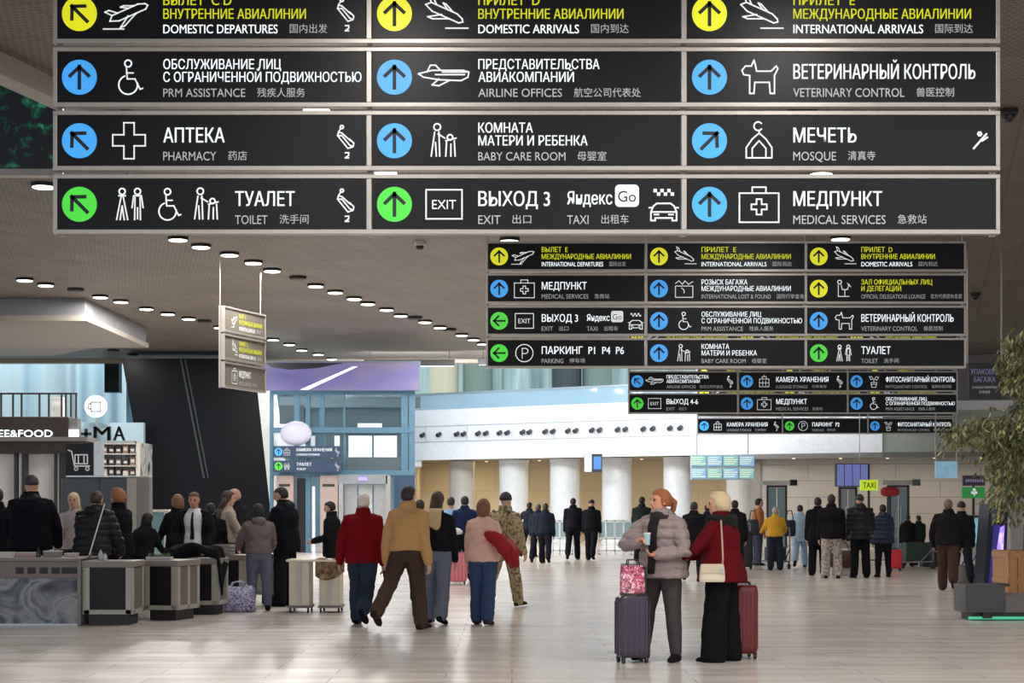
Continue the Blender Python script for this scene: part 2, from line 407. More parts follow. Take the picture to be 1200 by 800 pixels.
# walls far out of sight that close the hall
struct(MB().span((46, -12, 0), (46.3, 62, 7)).build('wall_right', mat('wall_grey', (170, 165, 160), 0.6)))
struct(MB().span((X(146, 70), 70, 0), (X(488, 70) - 0.4, 70.3, 9)).build('wall_tower_back', ramp_mat('blue_grey_glazing', [(52, 72, 84), (96, 126, 142), (34, 46, 56)], 0.6, 0.3, (1.2, 1, 0.5))))

# ---- the columns
M_COLM = mat('white_column', (226, 229, 230), 0.4)
M_COLG = mat('grey_column', (196, 192, 186), 0.45)
def column(px, d, r, m, lab):
    mb = MB(); mb.lathe((0, 0, 0), [(r * 1.06, 0), (r * 1.06, 0.12), (r, 0.14), (r, 3.34), (r * 1.02, 3.36), (r * 1.02, 3.47)], 28)
    o = mb.build('column', m, loc=(X(px, d), d, 0), smooth=False); struct(o, lab)
for px, d, w, m, lab in [(541, 73.6, 30, M_COLG, 'grey round column at the left end of the colonnade'), (602, 71.8, 34, M_COLM, 'white round column second from left'),
                         (662, 70.4, 35, M_COLM, 'white round column behind the two people in black'), (723, 69.2, 35, M_COLM, 'white round column above the white barrier'),
                         (794, 67.8, 33, M_COLM, 'white round column behind the woman in the grey puffer'), (868, 66.4, 34, M_COLG, 'grey round column under the flight screens')]:
    column(px, d, w * d / F / 2, m, lab)
for px, m in [(520, mat('cream_upper_column', (232, 222, 190), 0.5)), (560, mat('green_upper_pier', (136, 158, 146), 0.5)), (605, M_TEAL), (664, mat('dark_upper_pier', (74, 84, 90), 0.5)), (700, mat('green_upper_pier', (136, 158, 146), 0.5))]:
    mb = MB(); mb.lathe((0, 0, 3.6), [(0.75, 0), (0.75, 8), (0.7, 8.2)], 20)
    struct(mb.build('column_upper', m, loc=(X(px, 86), 86, 0)))

# ================================================================ CEILING LAMPS
M_CAN = mat('lamp_can_black', (26, 24, 24), 0.5)
M_ON = glow('lamp_diffuser_on', (255, 246, 232), 4.0)
M_OFF = mat('lamp_diffuser_off', (42, 38, 36), 0.5)
can = MB().lathe((0, 0, 0), [(0.250, 0), (0.250, -0.055), (0.240, -0.062), (0.225, -0.062)], 24).mesh('housing', M_CAN)
dif_on = MB().lathe((0, 0, 0), [(0.222, -0.05), (0.222, -0.072), (0.20, -0.080)], 24).mesh('diffuser', M_ON)
dif_off = MB().lathe((0, 0, 0), [(0.222, -0.05), (0.222, -0.07), (0.19, -0.08)], 24).mesh('diffuser', M_OFF)
def lamp(x, y, on=True, label=None, group='round ceiling lamps', z=CEIL, watts=None, s=1.0):
    t = empty('ceiling_light', (x, y, z), label, 'ceiling light', group); t.scale = (s * 0.84, s * 0.84, s)
    for nme, me in (('housing', can), ('diffuser', dif_on if on else dif_off)):
        o = bpy.data.objects.new(nme, me); COL.objects.link(o); o.parent = t
    if on:
        ld = bpy.data.lights.get('lamp_light')
        if ld is None:
            ld = bpy.data.lights.new('lamp_light', 'AREA'); ld.shape = 'DISK'; ld.size = 0.40; ld.energy = LAMP_W; ld.color = (1.0, 0.955, 0.90)
        lo = bpy.data.objects.new('lamp_light', ld); COL.objects.link(lo); lo.parent = t; lo.location = (0, 0, -0.083)
    return t
ROWA = [(208.6, 277, 1), (235.5, 285.6, 1), (269, 295, 1), (297, 304.5, 1), (319, 314, 1), (349, 323, 0), (370, 332, 1), (393, 339.5, 1), (415, 347, 1), (431, 353, 1), (453, 360, 1), (469.5, 367, 1), (486.5, 370, 0), (498, 374.5, 1), (515.7, 381, 1), (527, 384, 0), (541, 390, 1), (555, 395.4, 1), (566, 400.5, 1)]
ROWB = [(29, 325, 1), (53.6, 331, 1), (88.7, 337, 0), (117.6, 345, 1), (141.7, 350.6, 1), (171.5, 359, 1), (196.6, 365, 1), (221, 370.7, 1), (239.5, 374, 0), (258, 381, 1)]
ROWC = [(90, 393, 1), (111.4, 401, 1), (132.6, 408.5, 0), (155, 413.5, 0)]
ROWD = [(320, 395.4, 1), (339, 401, 1), (353.7, 407.7, 1), (373, 412.7, 1), (389, 418.3, 1)]
ordn = ['first', 'second', 'third', 'fourth', 'fifth', 'sixth', 'seventh', 'eighth', 'ninth', 'tenth', 'eleventh', 'twelfth', 'thirteenth', 'fourteenth', 'fifteenth', 'sixteenth', 'seventeenth', 'eighteenth', 'nineteenth']
for row, nm in ((ROWA, 'long diagonal row'), (ROWB, 'far left row'), (ROWC, 'short leftmost row'), (ROWD, 'row over the video screen')):
    for i, (px, py, on) in enumerate(row):
        x, y = onceil(px, py + 0.8)
        lamp(x, y, on, ('lit' if on else 'dark unlit') + ' round ceiling lamp, ' + ordn[i] + ' along the ' + nm)
for px, py, lb in [(371, 124, 'lit round ceiling lamp seen in the gap above the pharmacy sign'), (940, 129, 'lit round ceiling lamp seen in the gap above the mosque sign'),
                   (962, 200, 'lit round ceiling lamp seen in the gap below the mosque sign'), (452, 198, 'lit round ceiling lamp seen in the gap below the baby care sign'),
                   (597, 279, 'lit round ceiling lamp just below the exit 3 sign'), (985, 277, 'lit round ceiling lamp just below the medical services sign'), (51, 215, 'lit round ceiling lamp under the dark video wall at far left')]:
    x, y = onceil(px, py); lamp(x, y, 1, lb)
# the same rows carry on over the viewer's head and off to the right, outside the picture
for i in range(5):
    for j in range(4):
        y = -2.0 + 5.0 * j; x = -4.5 + 4.4 * i + 0.248 * y
        if y < 17.5: lamp(x, y, 1, 'lit round ceiling lamp overhead, outside the picture')
for i in range(3):
    for j in range(4):
        lamp(20.5 + 3.4 * i + 2.2 * j, 22 + 9 * j, 1, 'lit round ceiling lamp to the right, outside the picture')
# little domes and sprinklers on the ceiling
M_CAMW = mat('camera_white', (200, 196, 190), 0.4); M_CAMB = mat('camera_black', (24, 24, 26), 0.15)
for px, py, lb, dark in [(492, 283, 'small white dome camera on the ceiling right of the toilet sign', 0), (1182, 128, 'black dome camera on the mesh ceiling right of the big sign', 1), (1143, 343, 'small dark dome camera on ceiling right of the second sign', 1)]:
    x, y = onceil(px, py)
    t = empty('security_camera', (x, y, CEIL), lb, 'camera')
    MB().lathe((0, 0, 0), [(0.13, 0), (0.13, -0.06), (0.11, -0.09)], 18).build('mount', M_CAN if dark else M_CAMW, t)
    MB().ell((0, 0, -0.09), (0.09, 0.09, 0.09)).build('dome', M_CAMB, t, smooth=True)
# warm wall washers in the recess behind the colonnade
for px, d, lb in [(528, 75.5, 'first warm downlight in gallery soffit'), (570, 74.3, 'second warm downlight in gallery soffit'), (632, 73.0, 'third warm downlight in gallery soffit'), (692, 72, 'fourth warm downlight in gallery soffit'), (752, 70.8, 'fifth warm downlight in gallery soffit'), (838, 69.5, 'sixth warm downlight in gallery soffit')]:
    t = empty('downlight', (X(px, d), d, 3.5), lb, 'downlight', 'warm downlights behind the colonnade')
    MB().lathe((0, 0, 0), [(0.09, 0), (0.09, -0.03), (0.07, -0.035)], 16).build('trim_ring', M_CAMW, t)
    MB().lathe((0, 0, 0), [(0.065, -0.034), (0.06, -0.04)], 16).build('diffuser', glow('warm_diffuser', (255, 224, 170), 6), t)
    ld = bpy.data.lights.new('downlight_light', 'AREA'); ld.shape = 'DISK'; ld.size = 0.12; ld.energy = 40; ld.color = (1, 0.84, 0.58)
    lo = bpy.data.objects.new('downlight_light', ld); COL.objects.link(lo); lo.parent = t; lo.location = (0, 0, -0.045)
# stone wall washers, right
for i, px in enumerate([930, 985, 1040, 1095, 1150]):
    d = 62.6 - 0.25 * i
    t = empty('downlight', (X(px, d), d, 3.30), 'warm downlight washing the beige stone wall, ' + ordn[i] + ' from left', 'downlight', 'downlights along the stone wall')
    MB().lathe((0, 0, 0), [(0.08, 0.0), (0.08, -0.03), (0.06, -0.035)], 16).build('trim_ring', M_CAMW, t)
    MB().lathe((0, 0, 0), [(0.055, -0.034), (0.05, -0.04)], 16).build('diffuser', glow('warm_diffuser', (255, 224, 170), 6), t)
    ld = bpy.data.lights.new('downlight_light', 'AREA'); ld.shape = 'DISK'; ld.size = 0.12; ld.energy = 16; ld.color = (1, 0.9, 0.76)
    lo = bpy.data.objects.new('downlight_light', ld); COL.objects.link(lo); lo.parent = t; lo.location = (0, 0, -0.045)

# air nozzles on the parapet, in pairs
M_NOZ = mat('nozzle_dark', (52, 56, 62), 0.4)
noz = MB(); noz.cyl((0, 0, 0), (0, -0.05, 0), 0.09, 0.09, 14); noz.cyl((0, -0.05, 0), (0.02, -0.22, -0.06), 0.07, 0.095, 14)
noz_me = noz.mesh('air_nozzle', M_NOZ)
noz_ring = MB().cyl((0, 0, 0), (0, -0.03, 0), 0.125, 0.115, 18).mesh('ring', mat('nozzle_ring', (206, 210, 214), 0.4))
pairs = [497, 516] + [537, 545, 562, 571, 587, 596, 614, 622, 640.5, 649.5, 667, 676, 695, 704, 725, 734, 755, 766, 786, 798]
def band_y(px):
    for a, b in zip(BAND[:-1], BAND[1:]):
        pa = 600 + a.x / a.y * F; pb = 600 + b.x / b.y * F
        if pa <= px <= pb:
            t = (px - pa) / (pb - pa); return a.y + (b.y - a.y) * t
    return 62.2
for i, px in enumerate(pairs):
    y = band_y(px)
    o = bpy.data.objects.new('air_nozzle', noz_me); COL.objects.link(o); o.location = (X(px, y), y - 0.03, 4.56); o.rotation_euler = (0, 0, math.atan2(band_y(px + 3) - y, X(px + 3, y) - X(px, y)))
    tag(o, 'dark air nozzle on the white curved parapet, %s from its left end' % (ordn[i] if i < 19 else ['twentieth', 'twenty first', 'twenty second'][i - 19]), 'air nozzle', 'air nozzles along the white parapet')
    r = bpy.data.objects.new('ring', noz_ring); COL.objects.link(r); r.parent = o

# invented cool wash lights, added behind the signs only to brighten the white parapet
M_HOUS = mat('fixture_grey', (120, 120, 122), 0.4)
for i, (lx, ly, lz) in enumerate([(-3.6, 60.0, 6.5), (0.4, 59.5, 6.5), (4.4, 59.0, 6.5), (8.6, 61.25, 6.4), (12.4, 61.0, 6.4)]):
    t = empty('added_wash_light', (lx, ly, lz), 'added linear wash light hung from the ceiling, %s from the left' % ordn[i], 'added light', 'added wash lights before the parapet')
    MB().box((0, -0.06, 0.06), (3.2, 0.14, 0.22)).build('housing', M_HOUS, t, bevel=0.01)
    MB().box((0, 0.03, -0.02), (3.1, 0.06, 0.05), rx=R(-45)).build('diffuser', glow('cool_diffuser', (236, 244, 255), 4), t)
    MB().cyl((-1.4, -0.06, 0.17), (-1.4, -0.06, 6.99 - lz), 0.01, n=6).build('rod', M_HOUS, t); MB().cyl((1.4, -0.06, 0.17), (1.4, -0.06, 6.99 - lz), 0.01, n=6).build('rod', M_HOUS, t)
    ld = bpy.data.lights.new('added_wash_light', 'AREA'); ld.shape = 'RECTANGLE'; ld.size = 3.1; ld.size_y = 0.12; ld.energy = 290 if i < 3 else 90; ld.color = (0.93, 0.97, 1.0)
    lo = bpy.data.objects.new('added_wash_light', ld); COL.objects.link(lo); lo.parent = t; lo.location = (0, 0.09, -0.06); lo.rotation_euler = (R(62), 0, 0)
# ================================================================ WAYFINDING SIGNS
M_PANEL = mat('sign_panel_black', (19, 20, 24), 0.34, 0, 0.06, 3, spec=0.22)
M_RAIL = mat('sign_rail_steel', (176, 170, 164), 0.35, 0.55)
M_YEL = glow('sign_yellow', (226, 226, 24), 0.55)
M_BLU = glow('sign_blue', (62, 160, 240), 0.55)
M_GRN = glow('sign_green', (70, 206, 60), 0.55)
M_TW = glow('letter_white', (226, 230, 232), 0.45)
M_TG = glow('letter_grey', (176, 178, 180), 0.30)
M_TY = glow('letter_yellow', (206, 208, 32), 0.45)
M_ARW = mat('arrow_dark', (20, 24, 34), 0.5)
TXT = {}
def text_raw(s, bold):
    k = (s, bold)
    if k in TXT: return TXT[k]
    c = bpy.data.curves.new('t', 'FONT'); c.body = s; c.resolution_u = 3; c.offset = 0.0
    o = bpy.data.objects.new('t', c); COL.objects.link(o); bpy.context.view_layer.update()
    me = bpy.data.meshes.new_from_object(o.evaluated_get(bpy.context.evaluated_depsgraph_get()))
    v = np.empty(len(me.vertices) * 3); me.vertices.foreach_get('co', v); v = v.reshape(-1, 3)[:, :2]
    f = [tuple(p.vertices) for p in me.polygons]
    bpy.data.objects.remove(o); bpy.data.meshes.remove(me); bpy.data.curves.remove(c)
    cjk = ord(s[0]) > 0x2e80
    v = v - np.array([v[:, 0].min(), -0.1 if cjk else 0.0]); v = v / (0.98 if cjk else 0.71)
    if bold:                                    # a heavier stroke: the outline printed twice, a hair apart
        n0 = len(v); f = f + [tuple(i + n0 for i in q) for q in f]; v = np.concatenate([v, v + np.array([0.045, 0.0])])
    TXT[k] = (v, f, v[:, 0].max()); return TXT[k]
class Flat:
    """flat print in the x-z plane facing -y; u right, v up"""
    def __init__(s, y): s.mb = MB(); s.y = y
    def text(s, t, u, v, cap, width=None, bold=False):
        a, f, w = text_raw(t, bold); sx = cap if width is None else width / w
        s.mb.add([(u + p[0] * sx, s.y, v + p[1] * cap) for p in a], f); return s
    def poly(s, p): s.mb.add([(a, s.y, b) for a, b in p], [tuple(range(len(p)))]); return s
    def disc(s, u, v, r, n=28): return s.poly([(u + r * math.cos(2*math.pi*k/n), v + r * math.sin(2*math.pi*k/n)) for k in range(n)])
    def stroke(s, pts, w):
        for a, b in zip(pts[:-1], pts[1:]):
            a = Vector(a); b = Vector(b); d = b - a
            if d.length < 1e-6: continue
            d.normalize(); n = Vector((-d.y, d.x)) * w / 2; e = d * w * 0.4
            s.poly([tuple(a - e - n), tuple(b + e - n), tuple(b + e + n), tuple(a - e + n)])
        return s
def arc(cx, cy, r, a0, a1, n=14): return [(cx + r * math.cos(R(a0 + (a1-a0)*k/n)), cy + r * math.sin(R(a0 + (a1-a0)*k/n))) for k in range(n + 1)]
def ring_(cx, cy, r, n=14): return arc(cx, cy, r, 0, 360, n)
def rot(pts, a): c, s_ = math.cos(R(a)), math.sin(R(a)); return [(x*c - y*s_, x*s_ + y*c) for x, y in pts]
_plane = [[(-24, 1), (-19, 6), (14, 6), (22, 3), (24, 0), (20, -3), (-14, -3), (-24, 1)], [(-2, -2), (-16, -11), (-10, -11), (8, -3)], [(-19, 6), (-25, 13), (-20, 13), (-12, 6)], [(2, 6), (-6, 11), (-2, 11), (9, 6)]]
def man(cx, s=1, skirt=False):
    b = [ring_(cx, 15*s, 3.6*s, 10), [(cx - 4*s, 10*s), (cx + 4*s, 10*s)]]
    if skirt: b += [[(cx - 1*s, 10*s), (cx - 6.5*s, -18*s)], [(cx + 1*s, 10*s), (cx + 6.5*s, -18*s)], [(cx, -2*s), (cx - 2.4*s, -18*s)], [(cx, -2*s), (cx + 2.4*s, -18*s)]]
    else: b += [[(cx - 4.5*s, 10*s), (cx - 6.5*s, -4*s)], [(cx + 4.5*s, 10*s), (cx + 6.5*s, -4*s)], [(cx - 3*s, 8*s), (cx - 3.4*s, -18*s)], [(cx + 3*s, 8*s), (cx + 3.4*s, -18*s)], [(cx, -4*s), (cx, -17*s)]]
    return b
def wheel(cx, s=1): return [ring_(cx - 1*s, 16*s, 4*s, 12), [(cx - 3*s, 11*s), (cx - 2*s, -2*s), (cx + 7*s, -2*s), (cx + 13*s, -14*s), (cx + 16*s, -13*s)], [(cx - 3*s, 5*s), (cx + 5*s, 5*s)], arc(cx - 1*s, -9*s, 11*s, 110, 370, 18)]
def baby(cx, s=1): return [ring_(cx - 8*s, 16*s, 4*s, 10), [(cx - 11*s, 10*s), (cx - 15*s, -18*s)], [(cx - 6*s, 10*s), (cx - 5*s, -18*s)], [(cx - 10*s, -2*s), (cx - 9*s, -18*s)], [(cx - 7*s, 8*s), (cx + 1*s, 3*s)], ring_(cx + 7*s, 4*s, 3.2*s, 10), [(cx + 2*s, 0), (cx + 14*s, 3*s)], [(cx + 3*s, -1*s), (cx + 2*s, -18*s)], [(cx + 8*s, -4*s), (cx + 8*s, -18*s)], [(cx + 12*s, 0), (cx + 13*s, -18*s)]]
PIC = {
 'plane_up': [rot(p, 24) for p in _plane] + [[(-30, -18), (-6, -18)]],
 'plane_down': [rot([(-x, y) for x, y in p][::-1], 0) and rot([(x, y) for x, y in p], -22) for p in _plane] + [[(4, -16), (28, -16)]],
 'plane_side': [[(-30, 4), (-24, 0), (-6, -3), (20, -4), (28, 0), (29, 6), (22, 8), (-14, 8), (-30, 4)], [(-20, 6), (-16, 14), (-10, 14), (-4, 8)], [(-6, -2), (-14, -9), (-6, -10), (6, -4)], [(-10, 3), (24, 3)], [(-2, 6), (26, 6)]],
 'wheelchair': wheel(0), 'baby': baby(0),
 'cross': [[(-6, 21), (6, 21), (6, 7), (19, 7), (19, -6), (6, -6), (6, -21), (-6, -21), (-6, -6), (-19, -6), (-19, 7), (-6, 7), (-6, 21)]],
 'toilets': man(-10, 1, True) + man(10),
 'exit': [[(-21, 17), (21, 17), (21, -17), (-21, -17), (-21, 17)]],
 'dog': [[(-20, 8), (-16, 13), (-9, 13), (-6, 20), (-4, 13), (-3, 7), (14, 7), (20, 13), (22, 10), (18, 2), (18, -19), (13, -19), (12, -6), (-5, -6), (-6, -19), (-11, -19), (-11, 2), (-18, 3), (-20, 8)]],
 'mosque': [[(-15, -20), (-15, -8), (-8, 2), (0, 9), (8, 2), (15, -8), (15, -20), (-15, -20)], [(-8, -20), (-8, -9), (0, 0), (8, -9), (8, -20)], arc(-1, 17, 5, 40, 320, 12), [(0, 9), (0, 12)]],
 'medkit': [[(-23, 13), (23, 13), (23, -21), (-23, -21), (-23, 13)], [(-8, 13), (-8, 20), (8, 20), (8, 13)], [(-3, 6), (3, 6), (3, 0), (9, 0), (9, -6), (3, -6), (3, -12), (-3, -12), (-3, -6), (-9, -6), (-9, 0), (-3, 0), (-3, 6)]],
 'parking': [ring_(0, 0, 20, 24), [(-5, -12), (-5, 11), (3, 11), (8, 8), (8, 2), (3, -1), (-5, -1)]],
 'lost': [[(-20, 6), (20, 6), (20, -20), (-20, -20), (-20, 6)], [(-20, 12), (-12, 18), (-4, 10), (2, 18), (10, 10), (20, 16)], [(-6, 2), (0, -4), (0, -10)]],
 'locker': [[(-16, 8), (16, 8), (16, -18), (-16, -18), (-16, 8)], [(-7, 8), (-7, 16), (7, 16), (7, 8)], [(-16, -5), (16, -5)], [(-5, 2), (-5, -14)], [(5, 2), (5, -14)], [(0, 16), (0, 21)]],
 'delegate': [ring_(-10, 15, 4.5, 10), [(-13, 8), (-13, -18), (12, -18)], [(-6, 8), (-4, -2), (8, -2), (12, 10)], [(2, -2), (2, -16)], [(8, 12), (16, 4)]],
 'phyto': [[(-16, 16), (-10, 6), (-2, 8), (-8, 16), (-16, 16)], [(16, 14), (10, 4), (2, 8), (8, 16), (16, 14)], [(0, 6), (0, -4)], [(-10, -4), (10, -4), (7, -20), (-7, -20), (-10, -4)], [(-9, -10), (9, -10)]],
 'trolley': [[(-20, 16), (-14, 14), (-9, -12), (18, -12)], [(-8, 8), (14, 8), (14, -8), (-8, -8), (-8, 8)], [(-2, 8), (-2, -8)], [(8, 8), (8, -8)], ring_(-6, -17, 3, 8), ring_(14, -17, 3, 8)],
}
PIC['plane_down'] = [rot(p, -24) for p in _plane] + [[(2, -17), (28, -17)]]
ESC = [[(-10, 6), (-5, 6), (4, -5), (8, -7), (9, -3), (4, 2)], [(-10, 6), (-9, 10), (-5, 9), (5, 0)], [(-9, 10), (-6, 15)], ring_(-5, 16, 2, 6), [(-10, 6), (2, -9), (8, -7)], [(-1, -14), (3, -14), (3, -17), (-1, -20), (3, -20)]]
STAIR = [[(-9, -9), (6, 8)], ring_(-2, 8, 2, 6), [(1, 0), (7, 4)]]
TAXI = [[(-15, -2), (-12, 5), (-8, 8), (8, 8), (12, 5), (15, -2)], [(-17, 3), (-13, 3)], [(13, 3), (17, 3)], [(-15, -2), (-15, -12), (-10, -12), (-10, -9), (10, -9), (10, -12), (15, -12), (15, -2), (-15, -2)], [(-11, -5), (-6, -5)], [(6, -5), (11, -5)]]

U = 1.0 / 121.6                                  # metres per px at the first sign
PITCH_X, PITCH_Z, PW, PH = 368.5 * U, 74.3 * U, 361 * U, 59.5 * U
def L(*rows): return rows
# each panel: disc colour, arrow direction (degrees), pictogram, text rows (string, x, top, cap, width, look), extras
def P2(c, a, pic, r1, r2, en, cjk, wid, extra=None, y='w'):
    """two bold rows and an English row"""
    rows = [(r1, 124, 9, 11.5, wid[0], y), (r2, 124, 24, 11.5, wid[1], y), (en, 124, 43, 10, wid[2], 'g')]
    if cjk: rows.append((cjk, 124 + wid[2] + 14, 42, 11.5, wid[3], 'g'))
    return (c, a, pic, rows, extra)
def P1(c, a, pic, r1, en, cjk, wid, extra=None, y='w', x=124):
    rows = [(r1, x, 15, 17, wid[0], y), (en, x, 42.5, 10.5, wid[1], 'g')]
    if cjk: rows.append((cjk, x + wid[1] + 14, 41.5, 11.5, wid[2], 'g'))
    return (c, a, pic, rows, extra)
PRM = P2('b', 90, 'wheelchair', 'ОБСЛУЖИВАНИЕ ЛИЦ', 'С ОГРАНИЧЕННОЙ ПОДВИЖНОСТЬЮ', 'PRM ASSISTANCE', '残疾人服务', (138, 232, 96, 56))
def baby_p(): return P2('b', 90, 'baby', 'КОМНАТА', 'МАТЕРИ И РЕБЕНКА', 'BABY CARE ROOM', '母婴室', (64, 128, 102, 34))
def med_p(a=90): return P1('b', a, 'medkit', 'МЕДПУНКТ', 'MEDICAL SERVICES', '急救站', (104, 108, 34))
def vet_p(): return P1('b', 90, 'dog', 'ВЕТЕРИНАРНЫЙ КОНТРОЛЬ', 'VETERINARY CONTROL', '兽医控制', (213, 130, 44))
def exit3(a): return ('g', a, 'exit', [('ВЫХОД 3', 124, 15, 17, 84, 'w'), ('EXIT', 124, 42.5, 10.5, 26, 'g'), ('出口', 164, 41.5, 11.5, 22, 'g'), ('Яндекс', 228, 15, 15, 53, 'w'), ('TAXI', 228, 42.5, 10.5, 25, 'g'), ('出租车', 268, 41.5, 11.5, 32, 'g')], 'taxi')
def phyto_p(): return P1('b', 90, 'phyto', 'ФИТОСАНИТАРНЫЙ КОНТРОЛЬ', 'PHYTOSANITARY CONTROL', '植物检疫控制', (232, 140, 66))
def store_p(): return P1('b', 90, 'locker', 'КАМЕРА ХРАНЕНИЯ', 'LUGGAGE STORAGE', '行李寄存', (176, 106, 50), 'esc')
def air(a, pic, r1, r2, en, cjk, w, ex=None): return ('y', a, pic, [(r1, 124, 8.5, 11.5, w[0], 'y'), (r2, 124, 24.5, 11.5, w[1], 'y'), (en, 124, 42.5, 10.5, w[2], 'w'), (cjk, 124 + w[2] + 14, 41.5, 11.5, w[3], 'g')], ex)
SIGN1 = [[air(135, 'plane_up', 'ВЫЛЕТ  C D', 'ВНУТРЕННИЕ АВИАЛИНИИ', 'DOMESTIC DEPARTURES', '国内出发', (80, 167, 134, 44), 'esc'),
          air(90, 'plane_down', 'ПРИЛЕТ  D', 'ВНУТРЕННИЕ АВИАЛИНИИ', 'DOMESTIC ARRIVALS', '国内到达', (72, 170, 118, 44)),
          air(90, 'plane_down', 'ПРИЛЕТ  E', 'МЕЖДУНАРОДНЫЕ АВИАЛИНИИ', 'INTERNATIONAL ARRIVALS', '国际到达', (72, 208, 152, 44))],
         [PRM, P2('b', 90, 'plane_side', 'ПРЕДСТАВИТЕЛЬСТВА', 'АВИАКОМПАНИЙ', 'AIRLINE OFFICES', '航空公司代表处', (142, 112, 98, 78)), vet_p()],
         [P1('b', 135, 'cross', 'АПТЕКА', 'PHARMACY', '药店', (72, 62, 22), 'esc'), baby_p(), P1('b', 45, 'mosque', 'МЕЧЕТЬ', 'MOSQUE', '清真寺', (74, 50, 32), 'stair')],
         [P1('g', 135, 'toilet4', 'ТУАЛЕТ', 'TOILET', '洗手间', (70, 38, 34), 'esc', x=208), exit3(90), med_p()]]
SIGN2 = [[air(90, 'plane_up', 'ВЫЛЕТ  E', 'МЕЖДУНАРОДНЫЕ АВИАЛИНИИ', 'INTERNATIONAL DEPARTURES', '国际出发', (60, 206, 142, 38)),
          air(90, 'plane_down', 'ПРИЛЕТ  E', 'МЕЖДУНАРОДНЫЕ АВИАЛИНИИ', 'INTERNATIONAL ARRIVALS', '国际到达', (80, 206, 150, 44)),
          air(90, 'plane_down', 'ПРИЛЕТ  D', 'ВНУТРЕННИЕ АВИАЛИНИИ', 'DOMESTIC ARRIVALS', '国内到达', (72, 170, 118, 44))],
         [med_p(), P2('b', 90, 'lost', 'РОЗЫСК БАГАЖА', 'МЕЖДУНАРОДНЫЕ АВИАЛИНИИ', 'INTERNATIONAL LOST & FOUND', '国际行李查询', (106, 206, 160, 62)),
          ('y', 90, 'delegate', [('ЗАЛ ОФИЦИАЛЬНЫХ ЛИЦ', 124, 9, 11.5, 164, 'y'), ('И ДЕЛЕГАЦИЙ', 124, 24, 11.5, 92, 'y'), ('OFFICIAL DELEGATIONS LOUNGE', 124, 43, 10, 148, 'g'), ('官方代表团休息室', 284, 42, 11, 72, 'g')], None)],
         [exit3(180), PRM, vet_p()],
         [P1('g', 180, 'parking', 'ПАРКИНГ  P1  P4  P6', 'PARKING', '停车场', (190, 50, 36)), baby_p(), P1('g', 90, 'toilets', 'ТУАЛЕТ', 'TOILET', '洗手间', (68, 38, 34))]]
SIGN3 = [SIGN2[0], [SIGN2[0][1], SIGN2[1][1], SIGN2[0][2]],
         [P2('b', 135, 'plane_side', 'ПРЕДСТАВИТЕЛЬСТВА', 'АВИАКОМПАНИЙ', 'AIRLINE OFFICES', '航空公司代表处', (142, 112, 98, 78), 'esc'), store_p(), phyto_p()],
         [P1('g', 90, 'exit', 'ВЫХОД 4-6', 'EXIT', '出口', (106, 28, 24)), med_p(), PRM]]
SIGN4 = [SIGN2[0], SIGN2[0], [store_p(), med_p(), vet_p()],
         [store_p(), P1('g', 90, 'parking', 'ПАРКИНГ  P2', 'PARKING', '停车场', (118, 50, 36)), phyto_p()]]
LOOK = {'w': (M_TW, True), 'g': (M_TG, False), 'y': (M_TY, True)}
DISC = {'y': M_YEL, 'b': M_BLU, 'g': M_GRN}
